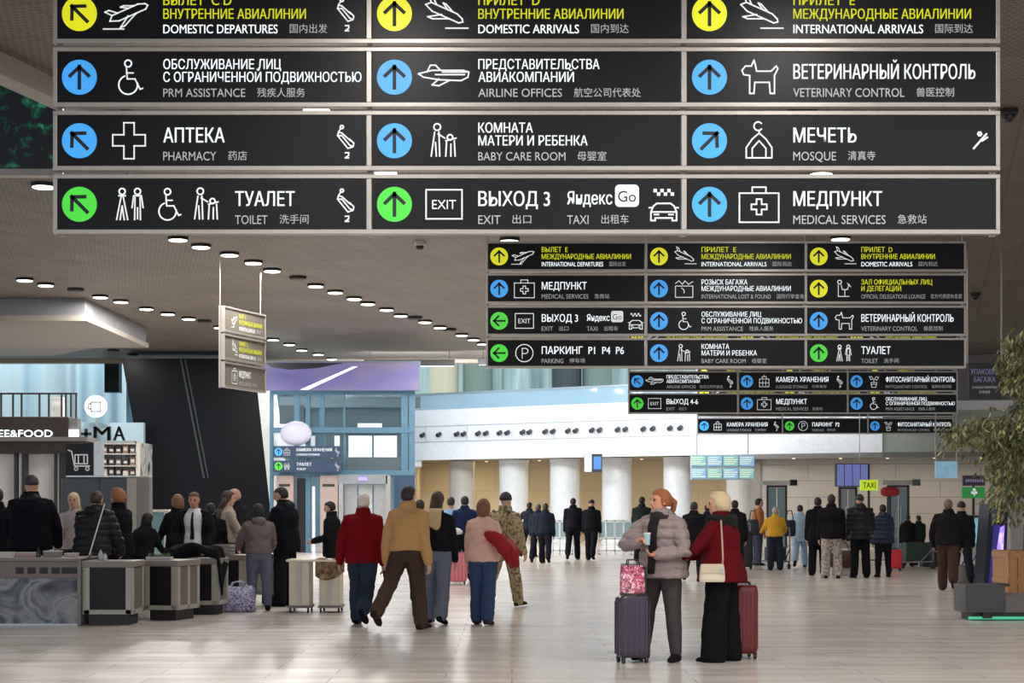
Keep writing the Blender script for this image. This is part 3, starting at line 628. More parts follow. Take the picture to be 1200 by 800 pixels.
def panel(parent, x0, ztop, spec, W=PW, pm=None):
    """x0, ztop: panel's top left corner in the sign's own frame; front face at y = -0.03"""
    col, ang, pic, rows, extra = spec
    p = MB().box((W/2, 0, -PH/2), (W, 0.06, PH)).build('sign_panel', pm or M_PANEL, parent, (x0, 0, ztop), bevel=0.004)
    yf = -0.0335
    if col: Flat(yf).disc(26*U, -30*U, 20.5*U, 36).mb.build('arrow_disc', DISC[col], p)
    a = Flat(yf - 0.002); r = 13*U
    T = lambda pts: [(26*U + q[0], -30*U + q[1]) for q in rot(pts, ang - 90)]
    a.stroke(T([(0, -r), (0, r)]), 4.2*U); a.stroke(T([(-11*U, 1.5*U), (0, 12*U), (11*U, 1.5*U)]), 4.2*U)
    if col: a.mb.build('arrow', M_ARW, p)
    cx, cy = 84*U, -30*U
    def print_(strokes, u, v, w):
        g = Flat(yf)
        for s in strokes: g.stroke([(u + x*U, v + y*U) for x, y in s], w)
        return g
    if pic == 'toilet4': figs = [man(-8, 1, True), man(10), wheel(46, 0.92), baby(91, 0.95)]
    elif pic == 'toilets': figs = [man(-10, 1, True), man(10)]
    else: figs = [PIC[pic]]
    for strokes in figs[1:]: print_(strokes, cx, cy, 1.7*U).mb.build('pictogram', M_TW, p)
    g = print_(figs[0], cx, cy, 1.7*U)
    if pic == 'exit': g.text('EXIT', cx - 14*U, cy - 5.5*U, 11*U, 28*U)
    if extra == 'esc':
        print_(ESC, 338*U, cy, 1.6*U).mb.build('pictogram', M_TW, p)
    if extra == 'stair':
        print_(STAIR, 344*U, cy, 2.2*U).mb.build('pictogram', M_TW, p)
    if extra == 'taxi':
        g2 = print_(TAXI, 341*U, cy - 7*U, 1.8*U)
        for i in range(6):
            u = 341*U + (-12 + 4*i)*U; v = cy + (14 if i % 2 == 0 else 10)*U
            g2.poly([(u, v), (u + 4*U, v), (u + 4*U, v + 4*U), (u, v + 4*U)])
        g2.mb.build('pictogram', M_TW, p)
        b = Flat(yf); q = []
        for (ux, uy, a0) in ((307, -12, 0), (289, -12, 90), (289, -28, 180), (307, -28, 270)): q += arc(ux*U, uy*U, 5*U, a0, a0 + 90, 5)
        b.poly(q); b.mb.build('badge', M_TW, p)
        Flat(yf - 0.002).text('Go', 287.5*U, -27*U, 13*U, 21*U).mb.build('lettering', M_PANEL, p)
    g.mb.build('pictogram', M_TW, p)
    for look in 'wgy':
        rs = [r for r in rows if r[5] == look]
        if not rs: continue
        for s, x, top, cap, wd, _ in rs: Flat(yf).text(s, x*U, -(top + cap)*U, cap*U, wd*U, LOOK[look][1]).mb.build('lettering', LOOK[look][0], p)
    return p
def rack(name, cx, d, rows, label, ncol=3, zbot=None, W=PW, px_=PITCH_X, rz=0.0, rods=True, pm=None):
    """a hanging stack of sign panels; its lowest dark edge hangs at zbot"""
    nr = len(rows); zb = Z(269.5, 16.45) if zbot is None else zbot
    ztop = zb + (nr - 1) * PITCH_Z + PH
    tot = (ncol - 1) * px_ + W
    t = empty('hanging_sign', (cx, d, zb), label, 'sign', None, rz)
    for r in range(nr):
        zt = (nr - 1 - r) * PITCH_Z + PH
        fr = MB()
        fr.box((0, 0.005, zt + 0.020), (tot + 0.08, 0.10, 0.040)); fr.box((0, 0.005, zt - PH - 0.022), (tot + 0.08, 0.10, 0.044))
        for c in range(ncol + 1):
            x = -tot/2 + c * px_ - (px_ - W)/2 if 0 < c < ncol else (-tot/2 - 0.02 if c == 0 else tot/2 + 0.02)
            fr.box((x, 0.005, zt - PH/2), (0.05 if 0 < c < ncol else 0.04, 0.09, PH))
        fr.build('rail_frame', M_RAIL, t, bevel=0.004)
        for c in range(ncol):
            if rows[r][c] is not None: panel(t, -tot/2 + c * px_, zt, rows[r][c], W, pm)
    po = MB()
    for c in range(ncol + 1):
        x = -tot/2 + c * px_ - (px_ - W)/2 if 0 < c < ncol else (-tot/2 - 0.0 if c == 0 else tot/2 + 0.0)
        po.box((x, 0.09, (ztop - zb)/2), (0.05, 0.05, ztop - zb + 0.1))
    po.build('upright', M_RAIL, t)
    for c in range(ncol + 1):
        x = -tot/2 + c * px_ - (px_ - W)/2 if 0 < c < ncol else (-tot/2 - 0.0 if c == 0 else tot/2 + 0.0)
        MB().cyl((x, 0.09, ztop - zb), (x, 0.09, CEIL - zb), 0.014, n=8).build('rod', M_RAIL, t)
    return t
s1 = rack('sign', X(617, 16.45), 16.45, SIGN1, 'largest and nearest black wayfinding sign across the top of the hall')
s2 = rack('sign', X(850.5, 32.4), 32.4, SIGN2, 'second black wayfinding sign below the largest, with a green parking panel')
s3 = rack('sign', X(929, 47.2), 47.2, SIGN3, 'third black wayfinding sign with the exit 4-6 panel, half hidden behind the second', zbot=Z(483, 47.2))
s4 = rack('sign', X(967, 60.6), 60.6, SIGN4, 'farthest black wayfinding sign, one row showing under the third', zbot=Z(507, 60.6))
# the sign seen nearly edge-on at left
side_rows = [[(None,) + SIGN2[0][0][1:]], [(None,) + SIGN2[0][1][1:]], [(None,) + SIGN2[1][0][1:]]]
a = math.atan2(1.9, 0.63)
s5 = rack('sign', -6.04, 38.5, side_rows, 'narrow three-row hanging sign seen almost edge-on at left', ncol=1, zbot=2.66 + EYE, rz=a, pm=mat('sign_panel_sheen', (134, 128, 118), 0.3, 0.3)); s5.scale = (0.66, 1, 1)  # grey panel colour stands in for light reflected off black panels at grazing angle

def board(name, label, px0, px1, py0, py1, d, m, cat='sign', lines=(), parts=None, depth=0.1, bevel=0.01, rods=None, post=None, post_m=None):
    """a flat sign box with lettering, optionally hung from rods or standing on a post"""
    w = (px1 - px0) * d / F; h = (py1 - py0) * d / F
    t = empty(name, (X((px0 + px1)/2, d), d, 0 if post else Z(py1, d)), label, cat)
    z0 = Z(py1, d) if post else 0.0
    MB().box((0, 0, z0 + h/2), (w, depth, h)).build('panel', m, t, bevel=bevel)
    for (s, u, v, cap, wd, mm) in lines:        # fractions of the panel
        Flat(-depth/2 - 0.004).text(s, -w/2 + u*w, z0 + v*h, cap*h, wd*w, True).mb.build('lettering', mm, t)
    if rods:
        for fx in rods: MB().cyl((fx*w/2, 0, z0 + h), (fx*w/2, 0, (CEIL if d < 60 else 9) - Z(py1, d)), 0.012 + d*0.0002, n=6).build('rod', M_RAIL, t)
    if post:
        MB().cyl((0, 0.02, 0.02), (0, 0.02, z0), 0.035, n=10).build('post', post_m or M_DARK, t)
        MB().lathe((0, 0.02, 0), [(0.22, 0), (0.22, 0.02), (0.05, 0.035)], 18).build('base', post_m or M_DARK, t)
    return t
M_LILAC = glow('letter_lilac', (150, 144, 178), 0.22)
board('hanging_sign', 'dark square baggage wrapping sign hung on two wires near the tree', 1134.5, 1172.5, 425.5, 466.5, 36.5, mat('aubergine_panel', (34, 30, 40), 0.4), lines=[('УПАКОВКА', 0.06, 0.68, 0.15, 0.88, M_LILAC), ('БАГАЖА', 0.16, 0.46, 0.15, 0.66, M_LILAC), ('LUGGAGE WRAPPING', 0.10, 0.28, 0.06, 0.78, M_TG), ('行李包装', 0.32, 0.13, 0.09, 0.34, M_TG)], rods=(-1.05, 1.05))
# ================================================================ FAR LEFT: video wall, food court, dark leaning wall, lift tower
M_BLK = mat('black_gloss_panel', (24, 25, 29), 0.18, 0, 0.1, 1.5)
M_GREY = mat('mid_grey_laminate', (112, 110, 108), 0.5)
M_LGREY = mat('light_grey_frame', (196, 192, 186), 0.45)
M_STEEL = mat('brushed_steel', (178, 180, 182), 0.3, 0.7)
M_BRN = mat('dark_brown_fascia', (48, 36, 32), 0.5)
M_PWHITE = mat('white_panel', (214, 212, 208), 0.5)
M_TGL = glass_mat('teal_glass', (132, 178, 188), 0.55)
M_LIT = glow('lit_white', (240, 246, 250), 0.75)
# tall dark video wall showing green foliage, in the ceiling opening
ds = cy1 + 0.3
t = empty('video_wall', (X(-30, ds), ds, CEIL + 0.12), 'huge dark video wall with faint green leaves at the upper left', 'screen')
wv = X(146, ds) - X(-600, ds)
MB().box((X(146, ds) - wv/2 - X(-30, ds), 0, 1.9), (wv, 0.1, 3.8)).build('bezel', M_DARK, t)
vm = ramp_mat('screen_green_leaves', [(14, 15, 20), (14, 16, 20), (10, 60, 46), (60, 150, 112)], 5.0, 0.3, (1, 1, 1), 0.8, 8, 0.6, pos=[0.0, 0.53, 0.62, 0.80])
MB().box((X(146, ds) - wv/2 - X(-30, ds), -0.055, 0.75), (wv - 0.1, 0.01, 1.4)).build('image', vm, t)
MB().box((X(146, ds) - wv/2 - X(-30, ds), -0.055, 2.6), (wv - 0.1, 0.01, 2.2)).build('image', mat('screen_dark', (26, 27, 34), 0.2), t)

# leaning dark wall beside the food court
dw = 60.0
def xz(px, py, d=dw): return (X(px, d), Z(py, d))
lean = MB().prism([xz(180, 644), xz(322, 644), xz(301, 452), xz(298, 420), xz(143, 420), xz(146, 438), xz(168, 560)], dw, dw + 2.2)
lw = struct(lean.build('wall_leaning_dark', mat('dark_leaning_panels', (20, 22, 27), 0.3, 0, 0.15, 0.3, spec=0.15)))
seam = MB()
a0, a1 = xz(211, 421), xz(238, 560)
for q, w in ((0.0, 0.07), (0.16, 0.05)): seam.prism([(a0[0] + q, a0[1]), (a1[0] + q, a1[1]), (a1[0] + q + w, a1[1]), (a0[0] + q + w, a0[1])], dw - 0.04, dw + 0.02)
seam.build('seam', mat('seam_green_grey', (48, 58, 60), 0.4), lw)
ed = MB().prism([xz(322, 644), xz(338, 644), xz(313, 450), xz(301, 452)], dw, dw + 2.3)
struct(ed.build('trim_leaning_edge', mat('pale_wall_edge', (206, 212, 214), 0.45)))

# cafe fascia, railing above it, round cup sign, letters
d = 42.0
t = empty('cafe_kiosk', (X(40, d), d, 0), 'dark framed cafe kiosk with white wall panels and a food fascia at far left', 'kiosk')
ox, oy = X(40, d), d
def S(px0, px1, py0, py1, y0, y1): return ((X(px0, d) - ox, y0, Z(py1, d)), (X(px1, d) - ox, y1, Z(py0, d)))
MB().span(*S(-60, 80, 488, 513, 0, 0.8)).build('fascia', M_BRN, t, bevel=0.02)
MB().span(*S(80, 90, 490, 512, 0.05, 0.4)).build('fascia', M_GREY, t)
MB().span(*S(81, 92, 503, 512, -0.05, 0.04)).build('light_box', M_LIT, t)
Flat(-0.03).text('COFFEE&FOOD', X(-38, d) - ox, Z(511.8, d), 8.3 * d / F, 100 * d / F, True).mb.build('lettering', M_LIT, t)
MB().span(*S(-60, 104, 512, 517, -0.2, 0.8)).build('lintel', M_GREY, t)
MB().span(*S(-60, 100, 517, 531, -0.1, 0.8)).build('header', M_BRN, t)
for a, b in ((-60, -25), (-22, 15), (28, 62)): MB().span(*S(a, b, 531, 655, 0.4, 0.5)).build('white_panel', M_PWHITE, t, bevel=0.01)
for a, b in ((15, 19), (24, 28), (62, 65), (68, 76)): MB().span(*S(a, b, 531, 655, 0.1, 0.5)).build('post', M_DARK, t)
for a, b in ((20, 23.5), (65.5, 67.5)): MB().span(*S(a, b, 531, 655, 0.15, 0.45)).build('post', M_LGREY, t)
MB().span(*S(-60, 90, 610, 655, 0.6, 3.0)).build('body', M_GREY, t)
MB().span(*S(76, 88, 531, 655, 0.1, 3.0)).build('side_wall', M_DARK, t)
t = empty('balustrade', (X(20, 46), 46, Z(488, 46)), 'black metal balustrade above the cafe fascia', 'balustrade')
d = 46.0; ox = X(20, d); zb = Z(488, d)
MB().span((X(-80, d) - ox, 0, Z(462, d) - zb), (X(90, d) - ox, 0.06, Z(460, d) - zb)).build('top_rail', M_DARK, t)
for px in (-60, -30, 0, 14, 24, 45, 56, 71, 76, 82, 88): MB().span((X(px, d) - ox, 0, -0.35), (X(px + 2.0, d) - ox, 0.05, Z(461, d) - zb)).build('post', M_DARK, t)
MB().span((X(57, d) - ox, 0.3, -0.35), (X(70, d) - ox, 0.5, Z(464, d) - zb)).build('white_pillar', M_PWHITE, t)
struct(MB().span((X(-140, 46), 45.0, Z(500, 46)), (X(82, 46), 46.6, Z(495, 46))).build('floor_cafe_roof', M_GREY))
d = 58.0
t = empty('round_sign', (X(112, d), d, Z(489, d)), 'round white light sign with a square cup emblem', 'sign')
r = 13 * d / F
m = MB(); m.cyl((0, 0, r), (0, 0.12, r), r, r, 32); m.build('disc', M_LIT, t)
g = Flat(-0.01)
for s in ([(-5, 5), (6, 5), (6, -6), (-5, -6), (-5, 5)], [(-5, 3), (-8, 3), (-8, -3), (-5, -3)]): g.stroke([(x * d / F, r + y * d / F) for x, y in s], 1.1 * d / F)
g.mb.build('emblem', M_DARK, t)
MB().cyl((0, 0.2, -1.5), (0, 0.2, r), 0.04).build('post', M_STEEL, t)
struct(MB().span((X(90, 58.5), 58.5, Z(519, 58.5)), (X(168, 58.5), 58.8, Z(495, 58.5))).build('wall_shop_upper', mat('pale_shop_upper', (168, 196, 210), 0.4)))
t = empty('letter_sign', (X(128, 57), 57, Z(516, 57)), 'big black letters and a small cross standing on the kiosk roof', 'sign')
f = MB()
a, fc, w = text_raw('MA', True)
for s, px, cap, wd in (('M', 110, 17, 20), ('A', 133, 17, 14)):
    a, fc, w = text_raw(s, True); k = cap * 57 / F; kx = wd * 57 / F / w; o = X(px, 57) - X(128, 57)
    lo = [(o + p[0]*kx, -0.08, p[1]*k) for p in a]; hi = [(o + p[0]*kx, 0.0, p[1]*k) for p in a]
    mb = MB(); mb.add(lo, fc); mb.add(hi, [q[::-1] for q in fc]); mb.build('letter', M_DARK, t)
pl = MB(); pl.box((X(101, 57) - X(128, 57), 0, 0.22), (0.34, 0.08, 0.1)).box((X(101, 57) - X(128, 57), 0, 0.22), (0.1, 0.08, 0.34)); pl.build('plus_mark', M_DARK, t)
MB().box((0, 0.1, -0.05), (1.7, 0.3, 0.08)).build('shelf', M_STEEL, t)
struct(MB().span((X(92, 57.2), 57.2, 0), (X(158, 57.2), 60, Z(517, 57.2))).build('wall_shop_left', ramp_mat('shop_front', [(90, 98, 104), (170, 174, 172), (216, 216, 212), (70, 76, 82)], 2.0, 0.4, (1.4, 1, 0.8), 0, 2)))
struct(MB().span((X(123, 64), 63.9, Z(460, 64)), (X(140, 64), 64.4, 7)).build('window_1', mat('dark_window_glass', (22, 32, 36), 0.1)))
# shelf of small packages left of the dark wall
d = 44.0
t = empty('shop_shelf', (X(138, d), d, 0), 'tall pale shop shelf with packages beside the trolley sign', 'shelf')
ox = X(138, d); hw = 22 * d / F
MB().span((-hw, 0.3, 0), (hw, 0.34, Z(519, d))).build('back_panel', mat('shelf_back', (168, 170, 172), 0.5), t)
for s in (-1, 1): MB().span((s * hw - 0.02, 0, 0), (s * hw + 0.02, 0.34, Z(519, d))).build('side_panel', M_LGREY, t)
levels = [Z(531, d), Z(545, d), Z(558, d)]
for z in levels + [Z(519, d)]: MB().span((-hw, 0, z - 0.03), (hw, 0.32, z)).build('shelf_board', M_LGREY, t)
MB().span((-hw + 0.03, 0.01, 0.1), (hw - 0.03, 0.05, levels[2] - 0.06)).build('lower_front', mat('shelf_blue_front', (96, 132, 168), 0.4), t)
pr = random.Random(8); pc = [(92, 74, 66), (150, 120, 104), (214, 210, 204), (70, 66, 70), (120, 108, 110)]
for r in range(3):
    for c in range(5):
        k = pr.randrange(5); h = pr.uniform(0.14, 0.23); m = MB().box((0, 0, h/2), (0.13, 0.14, h)).box((0, -0.071, h * 0.55), (0.09, 0.004, h * 0.4), mi=1)
        o = m.build('package', [mat('package_%d' % k, pc[k], 0.5), M_PWHITE], loc=(ox - hw + 0.12 + c * (2*hw - 0.24)/4, d + 0.14, levels[r] + 0.001), bevel=0.004)
        tag(o, 'small package, %s from the left on the %s board of the shop shelf' % (('first', 'second', 'third', 'fourth', 'last')[c], ('top', 'middle', 'bottom')[r]), 'package', 'small packages on the shop shelf')
# trolley pictogram sign
d = 40.0
t = empty('trolley_sign', (X(94, d), d, Z(557, d)), 'dark square sign with a white luggage trolley pictogram', 'sign')
w = 33 * d / F; h = 38 * d / F
MB().box((0, 0, h/2), (w, 0.12, h)).build('panel', M_PANEL, t, bevel=0.01)
g = Flat(-0.065)
for s in PIC['trolley']: g.stroke([(x * 0.66 * d / F, h/2 + y * 0.66 * d / F) for x, y in s], 1.3 * d / F)
g.mb.build('pictogram', M_TG, t)
MB().box((w/2 + 0.10, 0.05, h/2 - 0.03), (0.2, 0.2, h + 0.1)).build('side_frame', M_STEEL, t)
MB().box((-0.1, 0.1, -Z(557, d)/2 + 0.01), (0.1, 0.1, Z(557, d) - 0.02)).build('post', M_DARK, t)
# dark cabin and grey totem behind the crowd
d = 33.0
t = empty('booth', (X(110, d), d, 0), 'low black booth behind the crowd, beside a grey totem', 'booth')
MB().span((X(72, d) - X(110, d), 0, 0), (X(150, d) - X(110, d), 1.4, Z(559, d))).build('body', M_BLK, t, bevel=0.02)
MB().span((X(78, d) - X(110, d), -0.03, Z(559, d)), (X(152, d) - X(110, d), 1.4, Z(557, d))).build('top_edge', M_STEEL, t)
MB().span((X(116, d) - X(110, d), -0.01, 0.1), (X(117, d) - X(110, d), 0.01, Z(560, d))).build('joint', M_DARK, t)
d = 32.0
t = empty('totem', (X(162, d), d, 0), 'tall grey rectangular totem beside the black booth', 'totem')
MB().span((-0.2, 0, 0), (0.2, 0.35, Z(558, d))).build('body', M_GREY, t, bevel=0.02)
MB().span((-0.21, -0.012, 0.03), (-0.03, 0.0, Z(560, d))).build('front_plate', mat('totem_plate', (142, 138, 132), 0.4), t)
d = 34.0
t = empty('service_counter', (X(185, d), d, 0), 'white topped counter with a teal glass front beside the grey totem', 'counter')
MB().span((X(174, d) - X(185, d), 0, Z(600, d)), (X(198, d) - X(185, d), 0.5, Z(597, d))).build('top', M_PWHITE, t, bevel=0.01)
MB().span((X(176, d) - X(185, d), 0.04, 0.0), (X(194, d) - X(185, d), 0.08, Z(600, d))).build('glass_front', M_TGL, t)
MB().span((X(192, d) - X(185, d), 0.02, 0), (X(195, d) - X(185, d), 0.46, Z(600, d))).build('side', M_PWHITE, t)

# ---- glazed lift tower under the purple video screen
d = 55.6
t = empty('video_screen', (X(400, d), d, Z(457.5, d)), 'wide purple video screen with a white diagonal streak above the lift tower', 'screen')
w = 181 * d / F; h = 32.5 * d / F
MB().box((0, 0.05, h/2 + 0.03), (w + 0.1, 0.3, h + 0.06)).build('bezel', mat('screen_bezel', (120, 138, 152), 0.4), t)
pm = ramp_mat('screen_purple', [(56, 60, 128), (104, 100, 168), (130, 122, 162), (80, 66, 132)], 0.55, 0.3, (0.5, 1, 1.2), 0.16, 2)
MB().box((0, -0.10, h/2), (w, 0.02, h)).build('image', pm, t)
q = Flat(-0.113); q.poly([(X(352, d) - X(400, d), 0.02), (X(362, d) - X(400, d), 0.02), (X(420, d) - X(400, d), h * 0.86), (X(414, d) - X(400, d), h * 0.86)])
q.mb.build('streak', glow('streak_white', (240, 242, 255), 0.9), t)
q = Flat(-0.113); q.poly([(X(x, d) - X(400, d), v * h) for x, v in ((311, 0.99), (318, 0.84), (340, 0.74), (372, 0.80), (404, 0.99))])
q.mb.build('dark_patch', mat('streak_dark', (20, 20, 44), 0.3), t)
M_BST = mat('blue_steel', (86, 128, 154), 0.35, 0.25)
M_BGL = glass_mat('blue_lift_glass', (120, 164, 184), 0.13)
d = 56.0
t = empty('lift_tower', (X(398, d), d, 0), 'blue steel and glass lift tower below the purple video screen', 'lift tower')
ox = X(398, d)
def LT(px0, px1, py0, py1, y0, y1, nm, m, bevel=0.0):
    z0 = max(0.0, Z(py1, d)); return MB().span((X(px0, d) - ox, y0, z0), (X(px1, d) - ox, y1, Z(py0, d))).build(nm, m, t, bevel=bevel)
for a, b in ((316, 320), (358, 363.5), (470, 478), (479, 486)): LT(a, b, 458, 660, 0, 0.16, 'column', M_BST, 0.01)
for a, b in ((342, 348), (372, 378), (400, 402)): LT(a, b, 458, 553, 0.6, 0.75, 'mullion', M_BST)
for a, b in ((457.5, 462), (500.5, 507), (551, 557)): LT(317, 486, a, b, -0.02, 0.18, 'transom', M_BST, 0.01)
LT(320, 358, 462, 501, 0.07, 0.10, 'glass_pane', M_BGL); LT(363, 470, 462, 501, 0.07, 0.10, 'glass_pane', M_BGL)
LT(320, 358, 507, 551, 0.07, 0.10, 'glass_pane', M_BGL); LT(363, 470, 507, 551, 0.07, 0.10, 'glass_pane', M_BGL)
LT(311, 486, 457, 470, 3.4, 4.0, 'rear_beam', mat('grey_beam_far', (92, 112, 122), 0.5))
LT(322, 472, 462, 556, 3.7, 3.8, 'back_wall', mat('tower_back_dark', (52, 68, 78), 0.5)); LT(312, 342, 468, 492, 3.2, 3.3, 'dark_bay', M_DARK); LT(378, 470, 474, 500, 3.2, 3.3, 'dark_bay', mat('dark_bay_grey', (44, 52, 58), 0.5))
for a, b in ((403, 431), (433.5, 461)): LT(a, b, 508, 534, 1.6, 1.7, 'lit_panel', M_LIT)
LT(314, 330, 494, 501, 1.6, 1.7, 'lit_panel', M_LIT); LT(414, 443, 493, 501, 1.6, 1.7, 'lit_panel', M_LIT); LT(320, 362, 508, 522, 1.7, 1.8, 'lit_panel', glow('lit_grey_panel', (210, 214, 224), 0.6))
LT(386, 392, 508, 523, 1.6, 1.7, 'lit_panel', M_LIT)
LT(402, 470, 534, 553, 1.5, 1.6, 'seat_back_wall', mat('brown_grey_wall', (92, 90, 88), 0.6))
MB().ell((X(348, d) - ox, -0.24, Z(508, d)), (0.52, 0.2, 0.40)).build('globe_lamp', glow('globe_white', (206, 210, 230), 0.12), t, smooth=True)
for a, b in ((325, 345), (376, 397)):
    LT(a, b, 557, 660, -0.25, 0.3, 'door_pylon', mat('rose_grey_pylon', (176, 158, 154), 0.5), 0.02)
    LT(a + 3, b - 4, 567, 570, -0.27, -0.2, 'display', M_DARK)
LT(347, 358, 560, 660, 0.25, 0.3, 'door_leaf', M_BLK); LT(364, 376, 557, 660, 0.2, 0.25, 'door_leaf', M_BGL)
LT(397, 455, 556, 567, -0.3, 0.4, 'door_header', mat('door_header_grey', (140, 148, 154), 0.4), 0.01)
MB().box((X(426, d) - ox, -0.31, Z(561, d)), (0.3, 0.02, 0.12)).build('display', glow('lift_display', (140, 130, 240), 1.2), t)
LT(398, 403, 567, 660, -0.3, 0.2, 'door_jamb', M_STEEL); LT(453, 458, 557, 660, -0.3, 0.2, 'door_jamb', M_STEEL)
for a, b, m in ((404, 418, M_STEEL), (420, 436, mat('pale_door', (188, 196, 196), 0.35, 0.3)), (438, 452, M_STEEL)): LT(a, b, 568, 660, 0.1, 0.15, 'door_leaf', m)
LT(462, 486, 557, 660, -0.04, -0.005, 'side_panel', mat('deep_blue_panel', (44, 74, 104), 0.4))
LT(366, 369, 570, 660, -0.02, 0.05, 'handrail', M_LIT)
# two-row blue sign hung in front of the tower
d = 55.5
t = empty('hanging_sign', (X(360.5, d), d, Z(553, d)), 'small blue two-row sign fixed to the front of the lift tower', 'sign')
M_BPAN = mat('sign_panel_blue', (44, 66, 98), 0.4); wS = 80 * d / F; hS = 13.5 * d / F
for i, (zz, disc, rows) in enumerate(((17 * d / F, M_BLU, [('КАМЕРА ХРАНЕНИЯ', 0.34, 0.55, 0.26, 0.52), ('LUGGAGE STORAGE', 0.34, 0.18, 0.18, 0.34)]), (0.0, M_GRN, [('ТУАЛЕТ', 0.34, 0.55, 0.26, 0.22), ('TOILET', 0.34, 0.18, 0.18, 0.14)]))):
    p = MB().box((0, 0, hS/2), (wS, 0.08, hS)).build('sign_panel', M_BPAN, t, (0, 0, zz), bevel=0.005)
    Flat(-0.044).disc(-wS/2 + 0.17, hS/2, 0.13, 20).mb.build('arrow_disc', disc, p)
    g = Flat(-0.046); g.stroke([(-wS/2 + 0.17, hS/2 - 0.08), (-wS/2 + 0.17, hS/2 + 0.08)], 0.03); g.stroke([(-wS/2 + 0.11, hS/2 + 0.02), (-wS/2 + 0.17, hS/2 + 0.08), (-wS/2 + 0.23, hS/2 + 0.02)], 0.03); g.mb.build('arrow', M_ARW, p)
    g = Flat(-0.044)
    for s in (PIC['locker'] if i == 0 else man(-8) + man(8)): g.stroke([(-wS/2 + 0.44 + x * 0.006, hS/2 + y * 0.006) for x, y in s], 0.016)
    for s in ESC: g.stroke([(wS/2 - 0.14 + x * 0.007, hS/2 + y * 0.007) for x, y in s], 0.016)
    g.mb.build('pictogram', M_TG, p)
    for s, u, v, cap, wd in rows: Flat(-0.044).text(s, -wS/2 + u*wS, v*hS, cap*hS, wd*wS, True).mb.build('lettering', M_TW, p)
for s in (-1, 1): MB().box((s * wS * 0.35, 0.27, 17 * d / F), (0.06, 0.46, 0.06)).build('bracket', M_STEEL, t)

# ================================================================ FAR RIGHT: screens, doors, signs
d = 60.8
t = empty('flight_board', (X(847, d), d, Z(562, d)), 'pale green flight information board of eight screens in two rows', 'flight board')
w = 75 * d / F; h = 29.5 * d / F
MB().box((0, 0.08, h/2), (w, 0.16, h)).build('casing', mat('board_casing', (190, 206, 210), 0.4), t, bevel=0.01)
for r in range(2):
    for c in range(4):
        sx = -w/2 + (0.5 + c) * w/4; sz = h * (0.75 if r == 0 else 0.25)
        sc = MB().box((sx, -0.015, sz), (w/4 - 0.06, 0.04, h/2 - 0.1)).build('screen', glow('screen_pale_%d' % ((r + c) % 2), ((128, 178, 178), (132, 172, 208))[(r + c) % 2], 0.7, 0.15), t)
        g = Flat(-0.037)
        for k in range(4): g.poly([(sx - w/9.5, sz - 0.12 + 0.075*k), (sx + w/9.5 - 0.05 * ((k * 7 + c) % 4), sz - 0.12 + 0.075*k), (sx + w/9.5 - 0.05 * ((k * 7 + c) % 4), sz - 0.09 + 0.075*k), (sx - w/9.5, sz - 0.09 + 0.075*k)])
        g.mb.build('print', glow('screen_lines', (212, 226, 190), 0.7), sc)
for s in (-1, 1): MB().cyl((s * w * 0.4, 0.08, h), (s * w * 0.4, 0.08, 6.99 - Z(562, d)), 0.02).build('rod', M_STEEL, t)
d = 67.5
t = empty('hanging_screen', (X(695, d), d, Z(553, d)), 'small blue and white screen hanging beside a white column', 'screen')
MB().box((0, 0.05, 0.36), (0.72, 0.1, 0.72)).build('casing', M_DARK, t)
MB().box((-0.2, -0.005, 0.36), (0.28, 0.02, 0.68)).build('image', glow('screen_white_blue', (214, 232, 250), 0.9), t); MB().box((0.17, -0.005, 0.36), (0.3, 0.02, 0.5)).build('image', glow('screen_blue', (60, 110, 170), 0.8), t)
MB().cyl((0, 0.05, 0.72), (0, 0.05, 3.5 - Z(553, d)), 0.03).build('rod', M_STEEL, t)
d = 56.0
t = empty('hanging_screen', (X(1001, d), d, Z(570, d)), 'blue violet multi-panel screen hung near the green yellow sign', 'screen')
w = 40 * d / F; h = 27 * d / F
MB().box((-0.04, 0.12, h/2), (w, 0.22, h)).build('casing', M_DARK, t, bevel=0.02)
for k in range(4): MB().box((-w/2 + (k + 0.42) * w/4.3, 0.0, h/2), (w/4.3 - 0.03, 0.04, h - 0.05)).build('image', glow('screen_violet', (104, 110, 172), 0.7, 0.15), t)
MB().cyl((0.2, 0.12, h), (0.2, 0.12, 6.0), 0.015, n=6).build('rod', M_STEEL, t)
board('taxi_sign', 'yellow green taxi sign on a thin post', 1008, 1028.5, 562, 574.5, 48, glow('taxi_yellow', (196, 226, 40), 0.6), lines=[('TAXI', 0.14, 0.22, 0.56, 0.72, M_ARW)], post=True)
board('oval_sign', 'red rounded sign on a thin post', 1031.5, 1054.5, 570.5, 581.5, 48, mat('sign_red', (186, 46, 54), 0.4), lines=[('EXIT', 0.2, 0.5, 0.3, 0.6, M_TW)][:0], post=True, bevel=0.12, depth=0.26)
board('hanging_sign', 'pale blue square sign hung on two wires', 1096, 1121.5, 540.5, 560, 50, glow('sign_pale_blue', (140, 186, 214), 0.45, 0.25), lines=[], rods=(-0.96, 0.96))
board('standing_sign', 'dark purple sign above a green sign on one post', 1128, 1154, 557, 569, 44, mat('sign_purple', (58, 30, 66), 0.4), lines=[('МАКСИ', 0.1, 0.4, 0.34, 0.8, M_LILAC)][:0], post=True)
M_SGRN = glow('sign_leaf_green', (36, 140, 58), 0.4)
t = bpy.data.objects['standing_sign']; d = 44.0
g = Flat(-0.056)
for k in range(8): g.poly([(-0.22 + 0.058*k, Z(564.6, d)), (-0.18 + 0.058*k, Z(564.6, d)), (-0.18 + 0.058*k, Z(561.4, d)), (-0.22 + 0.058*k, Z(561.4, d))])
g.mb.build('print', M_LILAC, t)
MB().box((-0.01, 0, Z(577, d)), (26.5 * d / F, 0.1, 13 * d / F)).build('green_panel', M_SGRN, t, bevel=0.01)
